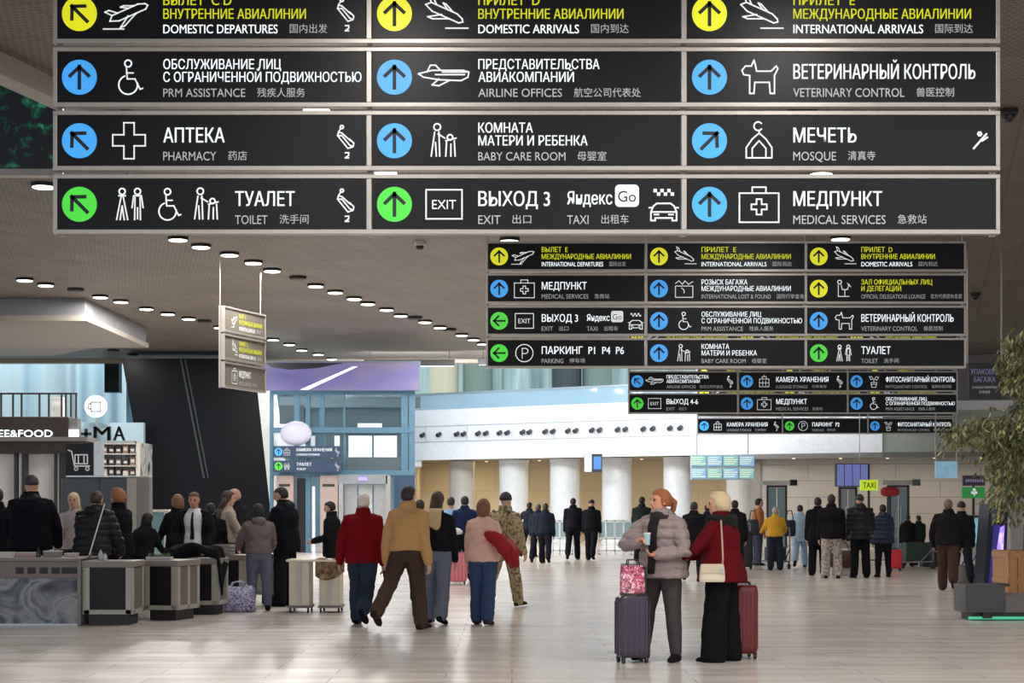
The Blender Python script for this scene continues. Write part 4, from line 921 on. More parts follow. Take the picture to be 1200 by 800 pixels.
g = Flat(-0.056)
for a in (0, 120, 240): g.disc(0.05 * math.cos(R(a + 90)), Z(576, d) + 0.05 * math.sin(R(a + 90)), 0.04, 12)
g.poly([(-0.01, Z(581, d)), (0.01, Z(581, d)), (0.01, Z(577, d)), (-0.01, Z(577, d))]); g.mb.build('emblem', M_TW, t)
board('small_sign', 'small green sign low on a post under the purple sign', 1144.5, 1154, 604, 617, 41, M_SGRN, post=True)

def door(name, label, px0, px1, ptop, d, rz=0.0, glassm=None, head=True):
    w = (px1 - px0) * d / F; h = Z(ptop, d)
    t = empty(name, (X((px0 + px1)/2, d), d, 0), label, 'door', None, rz)
    fr = MB(); fr.span((-w/2 - 0.07, -0.06, 0), (-w/2, 0.08, h)); fr.span((w/2, -0.06, 0), (w/2 + 0.07, 0.08, h)); fr.span((-w/2 - 0.07, -0.06, h), (w/2 + 0.07, 0.08, h + 0.08)); fr.build('frame', M_DARK, t)
    n = 2
    for k in range(n): MB().span((-w/2 + k*w/n + 0.015, -0.02, 0.02), (-w/2 + (k+1)*w/n - 0.015, 0.02, h - 0.01)).build('leaf', glassm or M_TGL, t)
    for k in range(n):
        MB().cyl((-0.08 + 0.16*k, -0.06, 0.8), (-0.08 + 0.16*k, -0.06, 1.5), 0.02).build('handle', M_STEEL, t)
    if head:
        MB().box((-0.05, -0.1, h + 0.17), (w * 1.7, 0.2, 0.16)).build('head_box', mat('door_head', (188, 184, 178), 0.4), t, bevel=0.01)
        MB().box((w * 0.95, -0.14, h + 0.17), (0.26, 0.24, 0.22)).build('sensor', M_BLK, t, bevel=0.02)
    return t
M_DGL = mat('door_glass_teal', (104, 132, 136), 0.12, 0.0, 0.3, 1.2)
door('sliding_door', 'teal glass sliding door behind the person in yellow', 900.5, 920, 571, 61.6, glassm=M_DGL)
door('sliding_door', 'grey glass door below the blue violet screen', 985, 1002, 573, 60.6, glassm=mat('door_glass_grey', (138, 142, 138), 0.15, 0, 0.25, 1.2), head=False)
door('sliding_door', 'teal glass sliding door right of the red sign', 1042, 1063, 571, 59.4, glassm=M_DGL)

# white barrier before the columns
d = 54.0
def barrier(px0, px1, label):
    w = (px1 - px0) * d / F; t = empty('barrier', (X((px0 + px1)/2, d), d, 0), label, 'barrier', 'white barriers before the colonnade')
    fr = MB()
    for z in (0.12, 0.50, 1.06): fr.box((0, 0, z), (w, 0.05, 0.05))
    for u in (-1, -0.5, 0, 0.5, 1): fr.box((u * (w/2 - 0.02), 0, 0.55), (0.045, 0.05, 1.1))
    fr.build('frame', mat('barrier_white', (222, 230, 232), 0.4), t, bevel=0.005)
    for k in range(4): MB().box((-w/2 + (k + 0.5) * w/4, 0.0, 0.78), (w/4 - 0.06, 0.012, 0.48)).build('glass_pane', M_TGL, t)
    for s in (-1, 1): MB().box((s * (w/2 - 0.05), 0, 0.015), (0.08, 0.4, 0.03)).build('foot', M_STEEL, t)
barrier(640, 672, 'white barrier with glass panes left of the two people in black')
barrier(700, 741, 'white barrier with glass panes under the wide white column')
# ================================================================ COUNTERS, LEFT FOREGROUND
M_FR = mat('counter_frame_grey', (170, 166, 158), 0.45)
M_INF = mat('counter_infill_dark', (24, 26, 27), 0.4, spec=0.25)
M_INF2 = mat('counter_infill_taupe', (112, 106, 100), 0.5)
M_TOP = mat('counter_top_taupe', (136, 128, 121), 0.45)
M_KICK = mat('counter_plinth_dark', (38, 36, 36), 0.5)
def counter(label, x, y, w, dep, h, rz=0.0, side=M_INF2, nside=1, nfront=1):
    """x, y: centre of its front face"""
    t = empty('kiosk_counter', (x, y, 0), label, 'counter', 'kiosk counters at left', rz)
    MB().box((0, dep/2, 0.07), (w - 0.08, dep - 0.1, 0.14)).build('plinth', M_KICK, t)
    MB().box((0, dep/2, 0.14 + (h - 0.2)/2), (w - 0.03, dep - 0.03, h - 0.2)).build('body', M_GREY, t)
    z0, z1 = 0.14, h - 0.08
    fr = MB()
    for i in range(nfront + 1): fr.box((-w/2 + 0.035 + i * (w - 0.07)/nfront, 0.0, (z0+z1)/2), (0.07, 0.05, z1 - z0))
    fr.box((0, 0, z0 + 0.03), (w, 0.05, 0.06))
    for s in (-1, 1):
        for i in range(nside + 1): fr.box((s * (w/2), 0.025 + 0.0 + i * (dep - 0.05)/nside, (z0+z1)/2), (0.05, 0.07, z1 - z0))
        fr.box((s * w/2, dep/2, z0 + 0.03), (0.05, dep, 0.06))
    fr.build('frame', M_FR, t, bevel=0.004)
    pw = (w - 0.07)/nfront - 0.07
    for i in range(nfront): MB().box((-w/2 + 0.035 + (i + 0.5) * (w - 0.07)/nfront, -0.0, (z0+z1)/2 + 0.02), (pw, 0.03, z1 - z0 - 0.06)).build('front_panel', M_INF, t)
    pd = (dep - 0.05)/nside - 0.07
    for s in (-1, 1):
        for i in range(nside): MB().box((s * w/2, 0.025 + (i + 0.5) * (dep - 0.05)/nside, (z0+z1)/2 + 0.02), (0.03, pd, z1 - z0 - 0.06)).build('side_panel', side, t)
    MB().box((0, dep/2, h - 0.04), (w + 0.06, dep + 0.06, 0.08)).build('worktop', M_TOP, t, bevel=0.008)
    return t
counter('low grey framed counter with one large dark panel, nearest the marbled picture', X(126.5, 21.8), 21.8, 0.60, 0.62, 0.82)
counter('grey framed counter turned to the right, with two taupe side panels', X(186, 22.6), 22.75, 0.46, 0.62, 0.80, R(-16), nside=2)
counter('grey framed counter under the draped black coat', X(236, 23.9), 23.9, 0.44, 0.50, 0.79, R(-6))
counter('grey framed counter behind the lilac patterned bag', X(271, 26.0), 26.0, 0.40, 0.44, 0.78, R(-12))
counter('narrow grey framed counter just left of the white table', X(313, 26.6), 26.6, 0.30, 0.44, 0.78, R(-14))
# picture fronted island counter at the far left
t = empty('island_counter', (X(30, 21.75), 21.75, 0), 'wide island counter at far left with a blue grey marbled picture on its front', 'counter')
ox = X(30, 21.75)
xa, xb = X(-60, 21.75) - ox, X(92, 21.75) - ox
MB().span((xa, 0.04, 0.0), (xb, 1.0, 0.07)).build('plinth', M_KICK, t)
MB().span((xa, 0.03, 0.07), (xb, 0.98, 0.82)).build('body', mat('island_pink_grey', (128, 116, 112), 0.5), t)
MB().span((xa, 0.0, 0.02), (xb, 0.035, 0.60)).build('picture_panel', ramp_mat('marbled_picture', [(36, 38, 50), (98, 102, 110), (150, 152, 154), (70, 82, 92), (46, 44, 46)], 2.1, 0.3, (1, 1, 1.2), 0, 6, 1.4), t)
MB().span((xa, -0.006, 0.0), (xb, 0.02, 0.025)).build('base_trim', M_STEEL, t)
MB().span((xb - 0.01, -0.01, 0.0), (xb + 0.03, 0.98, 0.84)).build('end_panel', mat('island_end_grey', (128, 124, 120), 0.5), t)
for px in (18, 32, 46, 60, 72, 82): MB().span((X(px, 21.75) - ox, 0.015, 0.66), (X(px + 9, 21.75) - ox, 0.05, 0.74)).build('slot', M_KICK, t)
MB().span((xa, -0.02, 0.82), (xb + 0.03, 1.0, 0.86)).build('worktop', M_TOP, t, bevel=0.006)
MB().span((xa, 0.05, 0.86), (X(8, 21.75) - ox, 0.4, 0.93)).build('tray_edge', M_LGREY, t)
# things on the worktops
def bottle(px, d, z, h, c, lab):
    t = empty('bottle', (X(px, d), d, z), lab, 'bottle', 'bottles on the counters')
    MB().lathe((0, 0, 0), [(0.028, 0), (0.03, 0.01), (0.03, h * 0.6), (0.012, h * 0.8), (0.012, h * 0.92)], 14).build('body', mat('bottle_' + c[0], c[1], 0.15), t, smooth=True)
    MB().lathe((0, 0, 0), [(0.014, h * 0.9), (0.014, h)], 12).build('cap', M_KICK, t)
bottle(45, 22.1, 0.862, 0.12, ('dark', (46, 44, 46)), 'small dark bottle on the island counter')
bottle(118, 22.05, 0.822, 0.15, ('steel', (186, 188, 188)), 'slim pale bottle on the counter with the large dark panel')
bottle(123, 22.0, 0.822, 0.10, ('steel', (186, 188, 188)), 'short pale bottle on the counter with the large dark panel')
def box_item(name, px, d, z, size, m, lab, cat, rz=0.0, grp=None):
    t = empty(name, (X(px, d), d, z), lab, cat, grp, rz)
    MB().box((0, 0, size[2]/2), size).build('body', m, t, bevel=0.006); MB().box((0, 0, size[2] + 0.004), (size[0] + 0.01, size[1] + 0.01, 0.012)).build('lid', M_LGREY, t)
    return t
M_PINK = mat('card_pink', (196, 168, 166), 0.6)
box_item('carton', 30, 22.2, 0.862, (0.26, 0.2, 0.05), M_PINK, 'flat pinkish carton on the island counter', 'box')
box_item('carton', 62, 22.2, 0.862, (0.20, 0.2, 0.07), M_TOP, 'taupe carton on the island counter beside the dark bottle', 'box')
box_item('carton', 84, 22.2, 0.862, (0.14, 0.2, 0.04), M_PINK, 'small pinkish carton at right end of the island counter', 'box')
for k in range(3):
    z = 0.782 + 0.05 * k
    o = MB().box((0, 0, 0.02), (0.26, 0.2, 0.035)).box((0, -0.1, 0.03), (0.27, 0.012, 0.045)).box((0, 0.1, 0.03), (0.27, 0.012, 0.045)).build('tray', mat('tray_grey', (158, 156, 152), 0.5), loc=(X(263, 26.2), 26.2, z), rz=R(-12), bevel=0.003)
    tag(o, ('lowest', 'middle', 'topmost')[k] + ' grey tray of the stack in front of the beige sweater woman', 'tray', 'stacked grey trays')
# a low planted trough and small things at right of the near counters
t = empty('planter_box', (X(186, 22.9), 22.95, 0.802), 'shallow planter of small green sprigs on the counter with taupe sides', 'planter', None, R(-16))
MB().box((0, 0, 0.02), (0.36, 0.10, 0.04)).build('trough', M_LGREY, t, bevel=0.004)
mb = MB(); rr = random.Random(3)
for k in range(90):
    x = rr.uniform(-0.17, 0.17); y = rr.uniform(-0.04, 0.04); a = rr.uniform(0, 6.28); l = rr.uniform(0.03, 0.07)
    p = Vector((x, y, 0.035)); q = p + Vector((0.03 * math.cos(a), 0.03 * math.sin(a), l)); s = Vector((-math.sin(a), math.cos(a), 0)) * 0.008
    mb.add([p - s*0.3, (p + q)/2 - s, q, (p + q)/2 + s], [(0, 1, 2, 3)])
mb.build('sprigs', mat('sprig_green', (104, 122, 84), 0.6), t)
# thin pale pole leaning on the counter
o = MB().cyl((0, 0, 0), (X(122.5, 23.4) - X(103, 22.0), 1.4, Z(591, 23.4) - 0.825), 0.009, n=8).cyl((0, 0, 0), (0.02, 0.13, 0.08), 0.014, n=8, mi=1).build('walking_pole', [M_LGREY, M_KICK], loc=(X(103, 22.0), 22.0, 0.832))
tag(o, 'thin pale pole slanting over the counter beside the black puffer jacket', 'pole')
# black coat thrown over the counter
def cloth(name, label, cat, loc, fn, nx, ny, m, thick=0.02):
    vs = [fn(i / nx, j / ny) for j in range(ny + 1) for i in range(nx + 1)]
    fs = [(j*(nx+1)+i, j*(nx+1)+i+1, (j+1)*(nx+1)+i+1, (j+1)*(nx+1)+i) for j in range(ny) for i in range(nx)]
    o = MB().add(vs, fs).build(name, m, loc=loc, smooth=True)
    s = o.modifiers.new('solid', 'SOLIDIFY'); s.thickness = thick; s.offset = 1
    return tag(o, label, cat)
M_BLKF = mat('black_cloth', (18, 18, 21), 0.9, 0, 0.25, 14, spec=0.1)
def coat_fn(u, v):
    x = -0.46 + 1.02 * u; y = -0.12 + 0.48 * v
    z = 0.07 + 0.05 * math.sin(5 * u + 3 * v) * math.sin(3.1 * v) + 0.08 * math.exp(-((u - 0.45) / 0.25) ** 2) + 0.02 * math.sin(17 * u + 9 * v)
    if u > 0.72: z -= (u - 0.72) * 1.25 * (0.6 + 0.8 * (1 - v)); x -= (u - 0.72) * 0.75
    if u < 0.10: z -= (0.10 - u) * 0.35
    if v < 0.12: z -= (0.12 - v) * 0.9
    return (x, y, z)
cloth('black_coat', 'black coat thrown across the counters in front of the man in a tie', 'coat', (X(232, 23.95), 23.95, 0.815), coat_fn, 30, 16, M_BLKF)
# patterned bag on the floor
M_LIL = ramp_mat('lilac_print', [(60, 56, 96), (120, 118, 168), (206, 206, 226), (96, 92, 140)], 22, 0.7, (1, 1, 1), 0, 3, 1.0)
t = empty('bag', (X(280, 24.6), 24.6, 0), 'lilac and white patterned soft bag on the floor by the counters', 'bag')
def bagf(d): return 1.0 + 0.07 * math.sin(9 * d.x + 4 * d.z) * math.sin(7 * d.y + 5 * d.z) - (0.10 if d.z > 0.6 and abs(d.x) < 0.4 else 0)
b = MB(); vs0 = len(b.v); b.ell((0, 0, 0.18), (0.245, 0.15, 0.205), None, 28, 18, 0, lambda d: bagf(d) * (1.0 / max(abs(d.x), abs(d.z), 0.72)) * 0.92 if True else 1)
b.v = [(x, y, max(z, 0.004)) for x, y, z in b.v]; b.build('body', M_LIL, t, smooth=True)
for s in (-1, 1): MB().tube([(-0.12, 0.05*s, 0.35), (-0.09, 0.06*s, 0.42), (0.0, 0.065*s, 0.44), (0.09, 0.06*s, 0.42), (0.12, 0.05*s, 0.35)], 0.011).build('handle', M_LIL, t)
# white flap table with a brown cloth
d = 24.3
t = empty('folding_table', (X(368, d), d, 0), 'cream white table on two wheeled pedestals', 'table')
M_CRM = mat('cream_table', (226, 216, 196), 0.45)
MB().box((0, 0.3, 0.745), (0.80, 0.62, 0.03)).build('tabletop', M_CRM, t, bevel=0.006)
for px0, px1, nm in ((338, 362, 'p'), (373.5, 398, 'q')):
    xm = (X(px0, d) + X(px1, d))/2 - X(368, d); w = (px1 - px0) * d / F
    MB().box((xm, 0.3, 0.415), (w, 0.50, 0.63)).build('pedestal', M_CRM, t, bevel=0.01)
    MB().box((xm, 0.035, 0.43), (w * 0.18, 0.02, 0.6)).build('edge_strip', M_LGREY, t)
    MB().box((xm, 0.3, 0.085), (w + 0.03, 0.54, 0.035)).build('foot_rail', M_GREY, t)
    for sx in (-1, 1):
        for yy in (0.07, 0.53):
            c = MB().cyl((xm + sx * (w/2 - 0.02) - 0.012, yy, 0.033), (xm + sx * (w/2 - 0.02) + 0.012, yy, 0.033), 0.033, n=14).box((xm + sx * (w/2 - 0.02), yy, 0.06), (0.02, 0.03, 0.03)).build('caster', M_KICK, t)
def bc(u, v):
    x = -0.19 + 0.42 * u
    if v < 0.5: return (x, 0.30 - 0.64 * v, 0.055 + 0.012 * math.sin(11 * u))
    w = (v - 0.5) * 2; return (x, -0.024 - 0.03 * math.sin(9 * u) * w, 0.05 - (0.20 + 0.10 * math.sin(3.0 * u + 0.4)) * w)
cloth('brown_cloth', 'brown mottled cloth hanging over the edge of the cream table', 'cloth', (X(385, d), d + 0.02, 0.715), bc, 22, 14, ramp_mat('brown_mottle', [(70, 52, 38), (132, 104, 78), (168, 146, 116)], 16, 0.9), 0.012)

# ================================================================ LUGGAGE
def suitcase(name_label, px, d, w, dep, h, c, rz=0.0, group=None, handle=0.0, cname=None, grp=None):
    t = empty('suitcase', (X(px, d), d, 0), name_label, 'suitcase', grp, rz)
    cname = cname or 'case_%d_%d_%d' % c
    m = mat(cname, c, 0.32, 0, 0.10, 6)
    hb = 0.055; q = MB()
    # rounded shell with vertical ribs
    secs = []
    for z, k in ((hb, 0.86), (hb + 0.025, 0.96), (hb + 0.06, 1.0), (h * 0.5, 1.0), (h - 0.06, 1.0), (h - 0.02, 0.96), (h, 0.86)): secs.append(((0, 0, z), (w/2 * k, 0, 0), (0, dep/2 * k, 0)))
    q.rings(secs, 40, 0, 0.32); q.build('shell', m, t, smooth=False, bevel=0.0)
    rb = MB()
    for i in range(5):
        x = -w/2 + w * (i + 0.8)/5.6
        for s in (-1, 1): rb.box((x, s * dep * 0.497, h * 0.52), (0.014, 0.012, h * 0.78))
    for s in (-1, 1):
        for i in range(3): rb.box((s * w * 0.497, -dep/3.2 + i * dep/3.2, h * 0.52), (0.012, 0.014, h * 0.78))
    rb.build('rib', mat(cname + '_rib', tuple(min(255, int(v * 1.15 + 8)) for v in c), 0.3), t, bevel=0.003)
    MB().rings([((0, 0, z), (w/2 * 1.008, 0, 0), (0, 0.012, 0)) for z in (hb + 0.02, h - 0.015)], 24, 0, 0.3).build('zip_band', M_KICK, t)
    for sx in (-1, 1):
        for sy in (-1, 1):
            MB().cyl((sx * w * 0.38 - 0.012, sy * dep * 0.34, 0.03), (sx * w * 0.38 + 0.012, sy * dep * 0.34, 0.03), 0.03, n=14).box((sx * w * 0.38, sy * dep * 0.34, 0.052), (0.035, 0.03, 0.03)).build('wheel', M_KICK, t)
    MB().tube([(-0.07, 0, h - 0.005), (-0.06, 0, h + 0.025), (0.06, 0, h + 0.025), (0.07, 0, h - 0.005)], 0.012).build('carry_handle', M_KICK, t)
    if handle:
        MB().tube([(-0.09, dep * 0.36, h - 0.02), (-0.09, dep * 0.36, h + handle), (0.09, dep * 0.36, h + handle), (0.09, dep * 0.36, h - 0.02)], 0.009).build('pull_handle', M_STEEL, t)
    return t
suitcase('purple hard suitcase beside the woman in the grey puffer jacket', 741, 16.6, 0.31, 0.21, 0.655, (58, 47, 64), R(16), handle=0.30)
suitcase('dark red hard suitcase behind the woman in the red coat', 871, 17.1, 0.235, 0.36, 0.735, (100, 12, 18), R(6))
M_PP = ramp_mat('pink_print', [(250, 244, 244), (236, 176, 194), (206, 70, 110), (64, 36, 46), (246, 222, 226)], 26, 0.6, (1, 1, 1), 0, 3, 1.2)
t = empty('tote_bag', (X(741.5, 16.55), 16.55, 0.662), 'pink and white patterned bag standing on the purple suitcase', 'bag', None, R(12))
MB().rings([((0, 0, 0.008), (0.115, 0, 0), (0, 0.055, 0)), ((0, 0, 0.03), (0.125, 0, 0), (0, 0.062, 0)), ((0, 0, 0.2), (0.122, 0, 0), (0, 0.05, 0)), ((-0.006, 0, 0.285), (0.108, 0, 0), (0, 0.03, 0))], 32, 0, 0.45).build('body', M_PP, t, smooth=False)
MB().box((0.115, 0.0, 0.15), (0.02, 0.10, 0.24)).build('side_gusset', M_KICK, t, bevel=0.004)
MB().box((0, 0, 0.012), (0.235, 0.115, 0.02)).build('bottom', M_KICK, t, bevel=0.004)
for s in (-1, 1): MB().tube([(-0.06, 0.03*s, 0.27), (-0.05, 0.03*s, 0.34), (0.05, 0.03*s, 0.34), (0.06, 0.03*s, 0.27)], 0.006).build('handle', M_KICK, t)
suitcase('pink ribbed suitcase behind the long-haired walker', 535.5, 33.2, 0.39, 0.26, 0.63, (206, 116, 128), handle=0.4)
t = empty('bag', (X(533, 33.1), 33.1, 0.655), 'black bag with a white tuft on top of the pink suitcase', 'bag')
MB().ell((0, 0, 0.17), (0.2, 0.12, 0.17), None, 20, 14, 0, lambda d: 0.9 / max(abs(d.x), abs(d.z), 0.75)).build('body', M_BLKF, t, smooth=True)
MB().ell((0.02, -0.03, 0.37), (0.13, 0.10, 0.07), None, 16, 10, 0, lambda d: 1 + 0.15 * math.sin(13 * d.x) * math.sin(11 * d.y + 5 * d.z)).build('tuft', mat('tuft_white', (226, 224, 222), 0.9), t, smooth=True)
suitcase('tall black suitcase beside the person in the orange top', 875.5, 41.2, 0.24, 0.36, 0.90, (26, 28, 34), handle=0.2)
suitcase('bright red suitcase beside the person in the navy puffer', 1049, 40.2, 0.28, 0.24, 0.50, (206, 28, 44), handle=0.3)
suitcase('black suitcase far back between two people in black', 823, 41, 0.26, 0.22, 0.6, (28, 28, 32))
t = empty('bag', (X(986, 37.4), 37.4, 0), 'brown holdall beside the person with pale patterned trousers', 'bag')
MB().ell((0, 0, 0.36), (0.27, 0.16, 0.20), None, 20, 14, 0, lambda d: 0.92 / max(abs(d.x), abs(d.z), 0.72)).build('body', mat('brown_bag', (88, 62, 54), 0.7), t, smooth=True)
MB().tube([(-0.15, 0, 0.52), (-0.08, 0, 0.72), (0.02, 0, 0.76), (0.12, 0, 0.70), (0.17, 0, 0.52)], 0.012).build('handle', M_KICK, t)
MB().box((0, 0, 0.09), (0.4, 0.22, 0.17)).build('base_case', mat('pale_case', (186, 180, 176), 0.6), t, bevel=0.03)
t = empty('bag', (X(1134, 33.0), 33.0, 0), 'grey holdall on the floor beside the man in brown trousers', 'bag')
MB().ell((0, 0, 0.2), (0.22, 0.15, 0.2), None, 20, 14, 0, lambda d: 0.92 / max(abs(d.x), abs(d.z), 0.72)).build('body', mat('grey_bag', (104, 100, 98), 0.7), t, smooth=True)
MB().tube([(-0.12, 0, 0.36), (-0.06, 0, 0.48), (0.06, 0, 0.48), (0.12, 0, 0.36)], 0.012).build('handle', M_KICK, t)
t = empty('bag', (X(1146, 34.5), 34.5, 0), 'pale patterned bag behind the grey holdall', 'bag')
MB().ell((0, 0, 0.22), (0.2, 0.14, 0.22), None, 20, 14, 0, lambda d: 0.92 / max(abs(d.x), abs(d.z), 0.72)).build('body', mat('pale_bag', (176, 160, 156), 0.7, 0, 0.3, 30), t, smooth=True)
MB().tube([(-0.1, 0, 0.4), (-0.05, 0, 0.52), (0.05, 0, 0.52), (0.1, 0, 0.4)], 0.012).build('handle', M_KICK, t)
# luggage trolleys
def trolley(px, d, label, rz=0.0, load=None):
    t = empty('luggage_trolley', (X(px, d), d, 0), label, 'trolley', None, rz)
    fr = MB()
    for s in (-1, 1):
        fr.tube([(0.26*s, -0.30, 1.0), (0.26*s, -0.30, 0.18), (0.20*s, 0.5, 0.16)], 0.018)
        fr.tube([(0.26*s, -0.30, 0.5), (0.24*s, 0.0, 0.18)], 0.014)
    fr.tube([(-0.26, -0.30, 1.0), (0.26, -0.30, 1.0)], 0.02); fr.tube([(-0.26, -0.30, 0.55), (0.26, -0.30, 0.55)], 0.014); fr.tube([(-0.2, 0.5, 0.16), (0.2, 0.5, 0.16)], 0.016)
    fr.build('frame', mat('trolley_steel', (120, 124, 130), 0.35, 0.6), t)
    MB().box((0, 0.1, 0.19), (0.42, 0.75, 0.02)).build('deck', M_GREY, t)
    for x, y in ((-0.24, -0.30), (0.24, -0.30), (0, 0.42)): MB().cyl((x - 0.02, y, 0.07), (x + 0.02, y, 0.07), 0.07, n=16).cyl((x, y, 0.07), (x, y, 0.18), 0.015).build('wheel', M_KICK, t)
    return t
trolley(909, 41.6, 'steel luggage trolley pushed by the person in yellow', R(8))
o = MB().box((0, 0, 0.16), (0.40, 0.5, 0.32)).box((0, -0.255, 0.16), (0.3, 0.02, 0.2), mi=1).build('travel_bag', [mat('navy_travel_bag', (44, 50, 70), 0.6), M_KICK], loc=(X(909, 41.7), 41.75, 0.202), rz=R(8), bevel=0.05)
tag(o, 'dark navy travel bag riding on the trolley of the person in yellow', 'bag')
trolley(1078, 41.5, 'steel luggage trolley beside two people in dark clothes', R(80))
o = MB().box((0, 0, 0.22), (0.6, 0.42, 0.44)).box((0, 0, 0.45), (0.2, 0.05, 0.03), mi=1).build('travel_bag', [mat('dark_green_bag', (34, 56, 48), 0.6), M_KICK], loc=(X(1074, 41.5), 41.5, 0.202), bevel=0.05)
tag(o, 'dark green travel bag on the trolley beside two people in dark clothes', 'bag')
o = MB().box((0, 0, 0.3), (0.5, 0.4, 0.6)).box((0, 0, 0.61), (0.16, 0.05, 0.03), mi=1).build('travel_bag', [mat('black_travel_bag', (30, 34, 34), 0.6), M_KICK], loc=(X(1091, 43), 43, 0.0), bevel=0.05)
tag(o, 'black upright travel bag on the floor right of the green travel bag', 'bag')

# ================================================================ RIGHT EDGE: bench, planter, tree, display
d = 22.7
t = empty('bench', (X(1160, d), d, 0), 'dark grey block bench with a glowing teal strip underneath', 'bench')
ox = X(1160, d); M_BEN = mat('bench_grey', (72, 72, 77), 0.5)
MB().span((X(1131.5, d) - ox, 0, 0.10), (X(1178, d) - ox, 0.62, 0.47)).build('seat_block', M_BEN, t, bevel=0.012)
MB().span((X(1178, d) - ox + 0.0, 0.03, 0.10), (X(1260, d) - ox, 0.62, 0.34)).build('low_block', mat('bench_warm_grey', (112, 106, 104), 0.5), t, bevel=0.012)
MB().span((X(1176, d) - ox, 0.30, 0.44), (X(1191, d) - ox, 0.62, 0.475)).build('back_slab', M_DARK, t)
MB().span((X(1140, d) - ox, 0.06, 0.0), (X(1256, d) - ox, 0.58, 0.10)).build('plinth', M_KICK, t)
MB().span((X(1136, d) - ox, 0.03, 0.015), (X(1258, d) - ox, 0.06, 0.05)).build('light_strip', glow('teal_led', (70, 190, 150), 0.6), t)
MB().span((X(1152, d) - ox, 0.0, 0.03), (X(1163, d) - ox, 0.05, 0.10)).build('bracket', M_KICK, t)
# wooden planter with a weeping fig
px0, d = 1206, 24.4
t = empty('planter', (X(px0, d), d, 0), 'slatted orange wood planter box behind the bench', 'planter')
M_WOOD = mat('planter_wood', (176, 124, 74), 0.55, 0, 0.3, 3, 0.1, stretch=(8, 8, 0.6))
hp = Z(644.5, d); wp = 0.80
MB().box((0, 0, hp/2), (wp - 0.04, wp - 0.04, hp - 0.06)).build('body', mat('planter_wood_dark', (128, 84, 48), 0.6), t)
for s in range(4):
    a = s * math.pi/2; q = MB()
    for k in range(7): q.box((-wp/2 + (k + 0.5) * wp/7, -wp/2 + 0.005, hp/2), (wp/7 - 0.008, 0.03, hp))
    q.box((0, -wp/2 - 0.012, hp - 0.06), (wp, 0.02, 0.07)); q.box((0, -wp/2 - 0.012, hp * 0.52), (wp, 0.02, 0.06)); q.box((0, -wp/2 - 0.012, 0.06), (wp, 0.02, 0.07))
    M_ = Matrix.Rotation(a, 4, 'Z'); q.v = [tuple(M_ @ Vector(p)) for p in q.v]
    q.build('slat_panel', M_WOOD, t)
MB().box((0, 0, hp - 0.05), (wp - 0.06, wp - 0.06, 0.04)).build('soil', mat('soil_dark', (44, 34, 28), 0.9), t)
tr = empty('fig_tree', (X(px0, d), d, hp - 0.03), 'weeping fig with drooping olive green leaves at the right edge', 'tree')
rr = random.Random(11); br = MB(); lf = MB()
def P_(px, py, dd): return Vector((X(px, dd) - X(px0, d), dd - d, Z(py, dd) - (hp - 0.03)))
tr_top = P_(1212, 430, d)
br.limb([(0, 0, 0), (0.03, 0.02, 0.6), (0.0, 0.0, 1.3), tuple(tr_top)], [0.05, 0.045, 0.04, 0.02])
br.limb([(-0.05, 0.05, 0), (-0.02, 0.08, 0.5), (0.03, 0.05, 1.2)], [0.03, 0.028, 0.02])
def leaf(p, dirn, l, w):
    dirn = dirn.normalized(); s = dirn.cross(Vector((rr.uniform(-1, 1), rr.uniform(-1, 1), rr.uniform(-1, 1)))).normalized() * w
    n = dirn.cross(s).normalized() * l * 0.08
    lf.add([p, p + dirn*l*0.45 + s + n, p + dirn*l, p + dirn*l*0.45 - s + n], [(0, 1, 2, 3)], rr.choice((0, 0, 0, 1, 2)))
tips = [(1172, 420), (1181, 403), (1194, 395), (1177, 447), (1190, 455), (1200, 430), (1215, 460), (1205, 410), (1183, 432), (1235, 430), (1106, 514), (1113, 505), (1128, 499), (1140, 495), (1150, 508), (1122, 518), (1136, 511), (1150, 528), (1156, 552), (1162, 585), (1170, 572), (1180, 600), (1192, 605), (1158, 530), (1176, 522), (1190, 545), (1166, 545), (1225, 520), (1220, 580), (1200, 560), (1178, 562), (1240, 480), (1250, 550), (1170, 600), (1188, 585), (1182, 540), (1196, 525)]
for i, (px, py) in enumerate(tips):
    dd = d + rr.uniform(-0.7, 0.7)
    e = P_(px, py, dd); hgt = rr.uniform(0.45, 0.95)
    if px < 1160 and 490 < py: st = P_(1204, 512 + (py - 500) * 0.5, d)
    elif py < 480: st = P_(1206, min(470, py + 42), d)
    else: st = P_(1207, py - 70, d)
    m1 = st.lerp(e, 0.5) + Vector((0, 0, 0.16)); m2 = st.lerp(e, 0.8) + Vector((0, 0, 0.10))
    path = [st, m1, m2, e]
    br.limb([tuple(p) for p in path], [0.014, 0.009, 0.006, 0.003], n=6)
    for k in range(84):
        u = rr.uniform(0.25, 1.0)
        seg = min(2, int(u * 3)); f = u * 3 - seg; p = path[seg].lerp(path[seg+1], f)
        p = p + Vector((rr.gauss(0, 0.075), rr.gauss(0, 0.09), rr.gauss(-0.04, 0.07)))
        dirn = Vector((rr.gauss(0, 0.5) - 0.15, rr.gauss(0, 0.5), -1.0 + rr.gauss(0, 0.35)))
        leaf(p, dirn, rr.uniform(0.09, 0.155), rr.uniform(0.017, 0.027))
br.build('trunk', mat('fig_bark', (112, 96, 78), 0.8, 0, 0.2, 20), tr, smooth=True)
lf.build('foliage', [mat('fig_leaf', (112, 116, 70), 0.5), mat('fig_leaf_pale', (170, 164, 112), 0.5), mat('fig_leaf_dark', (70, 82, 48), 0.5)], tr)
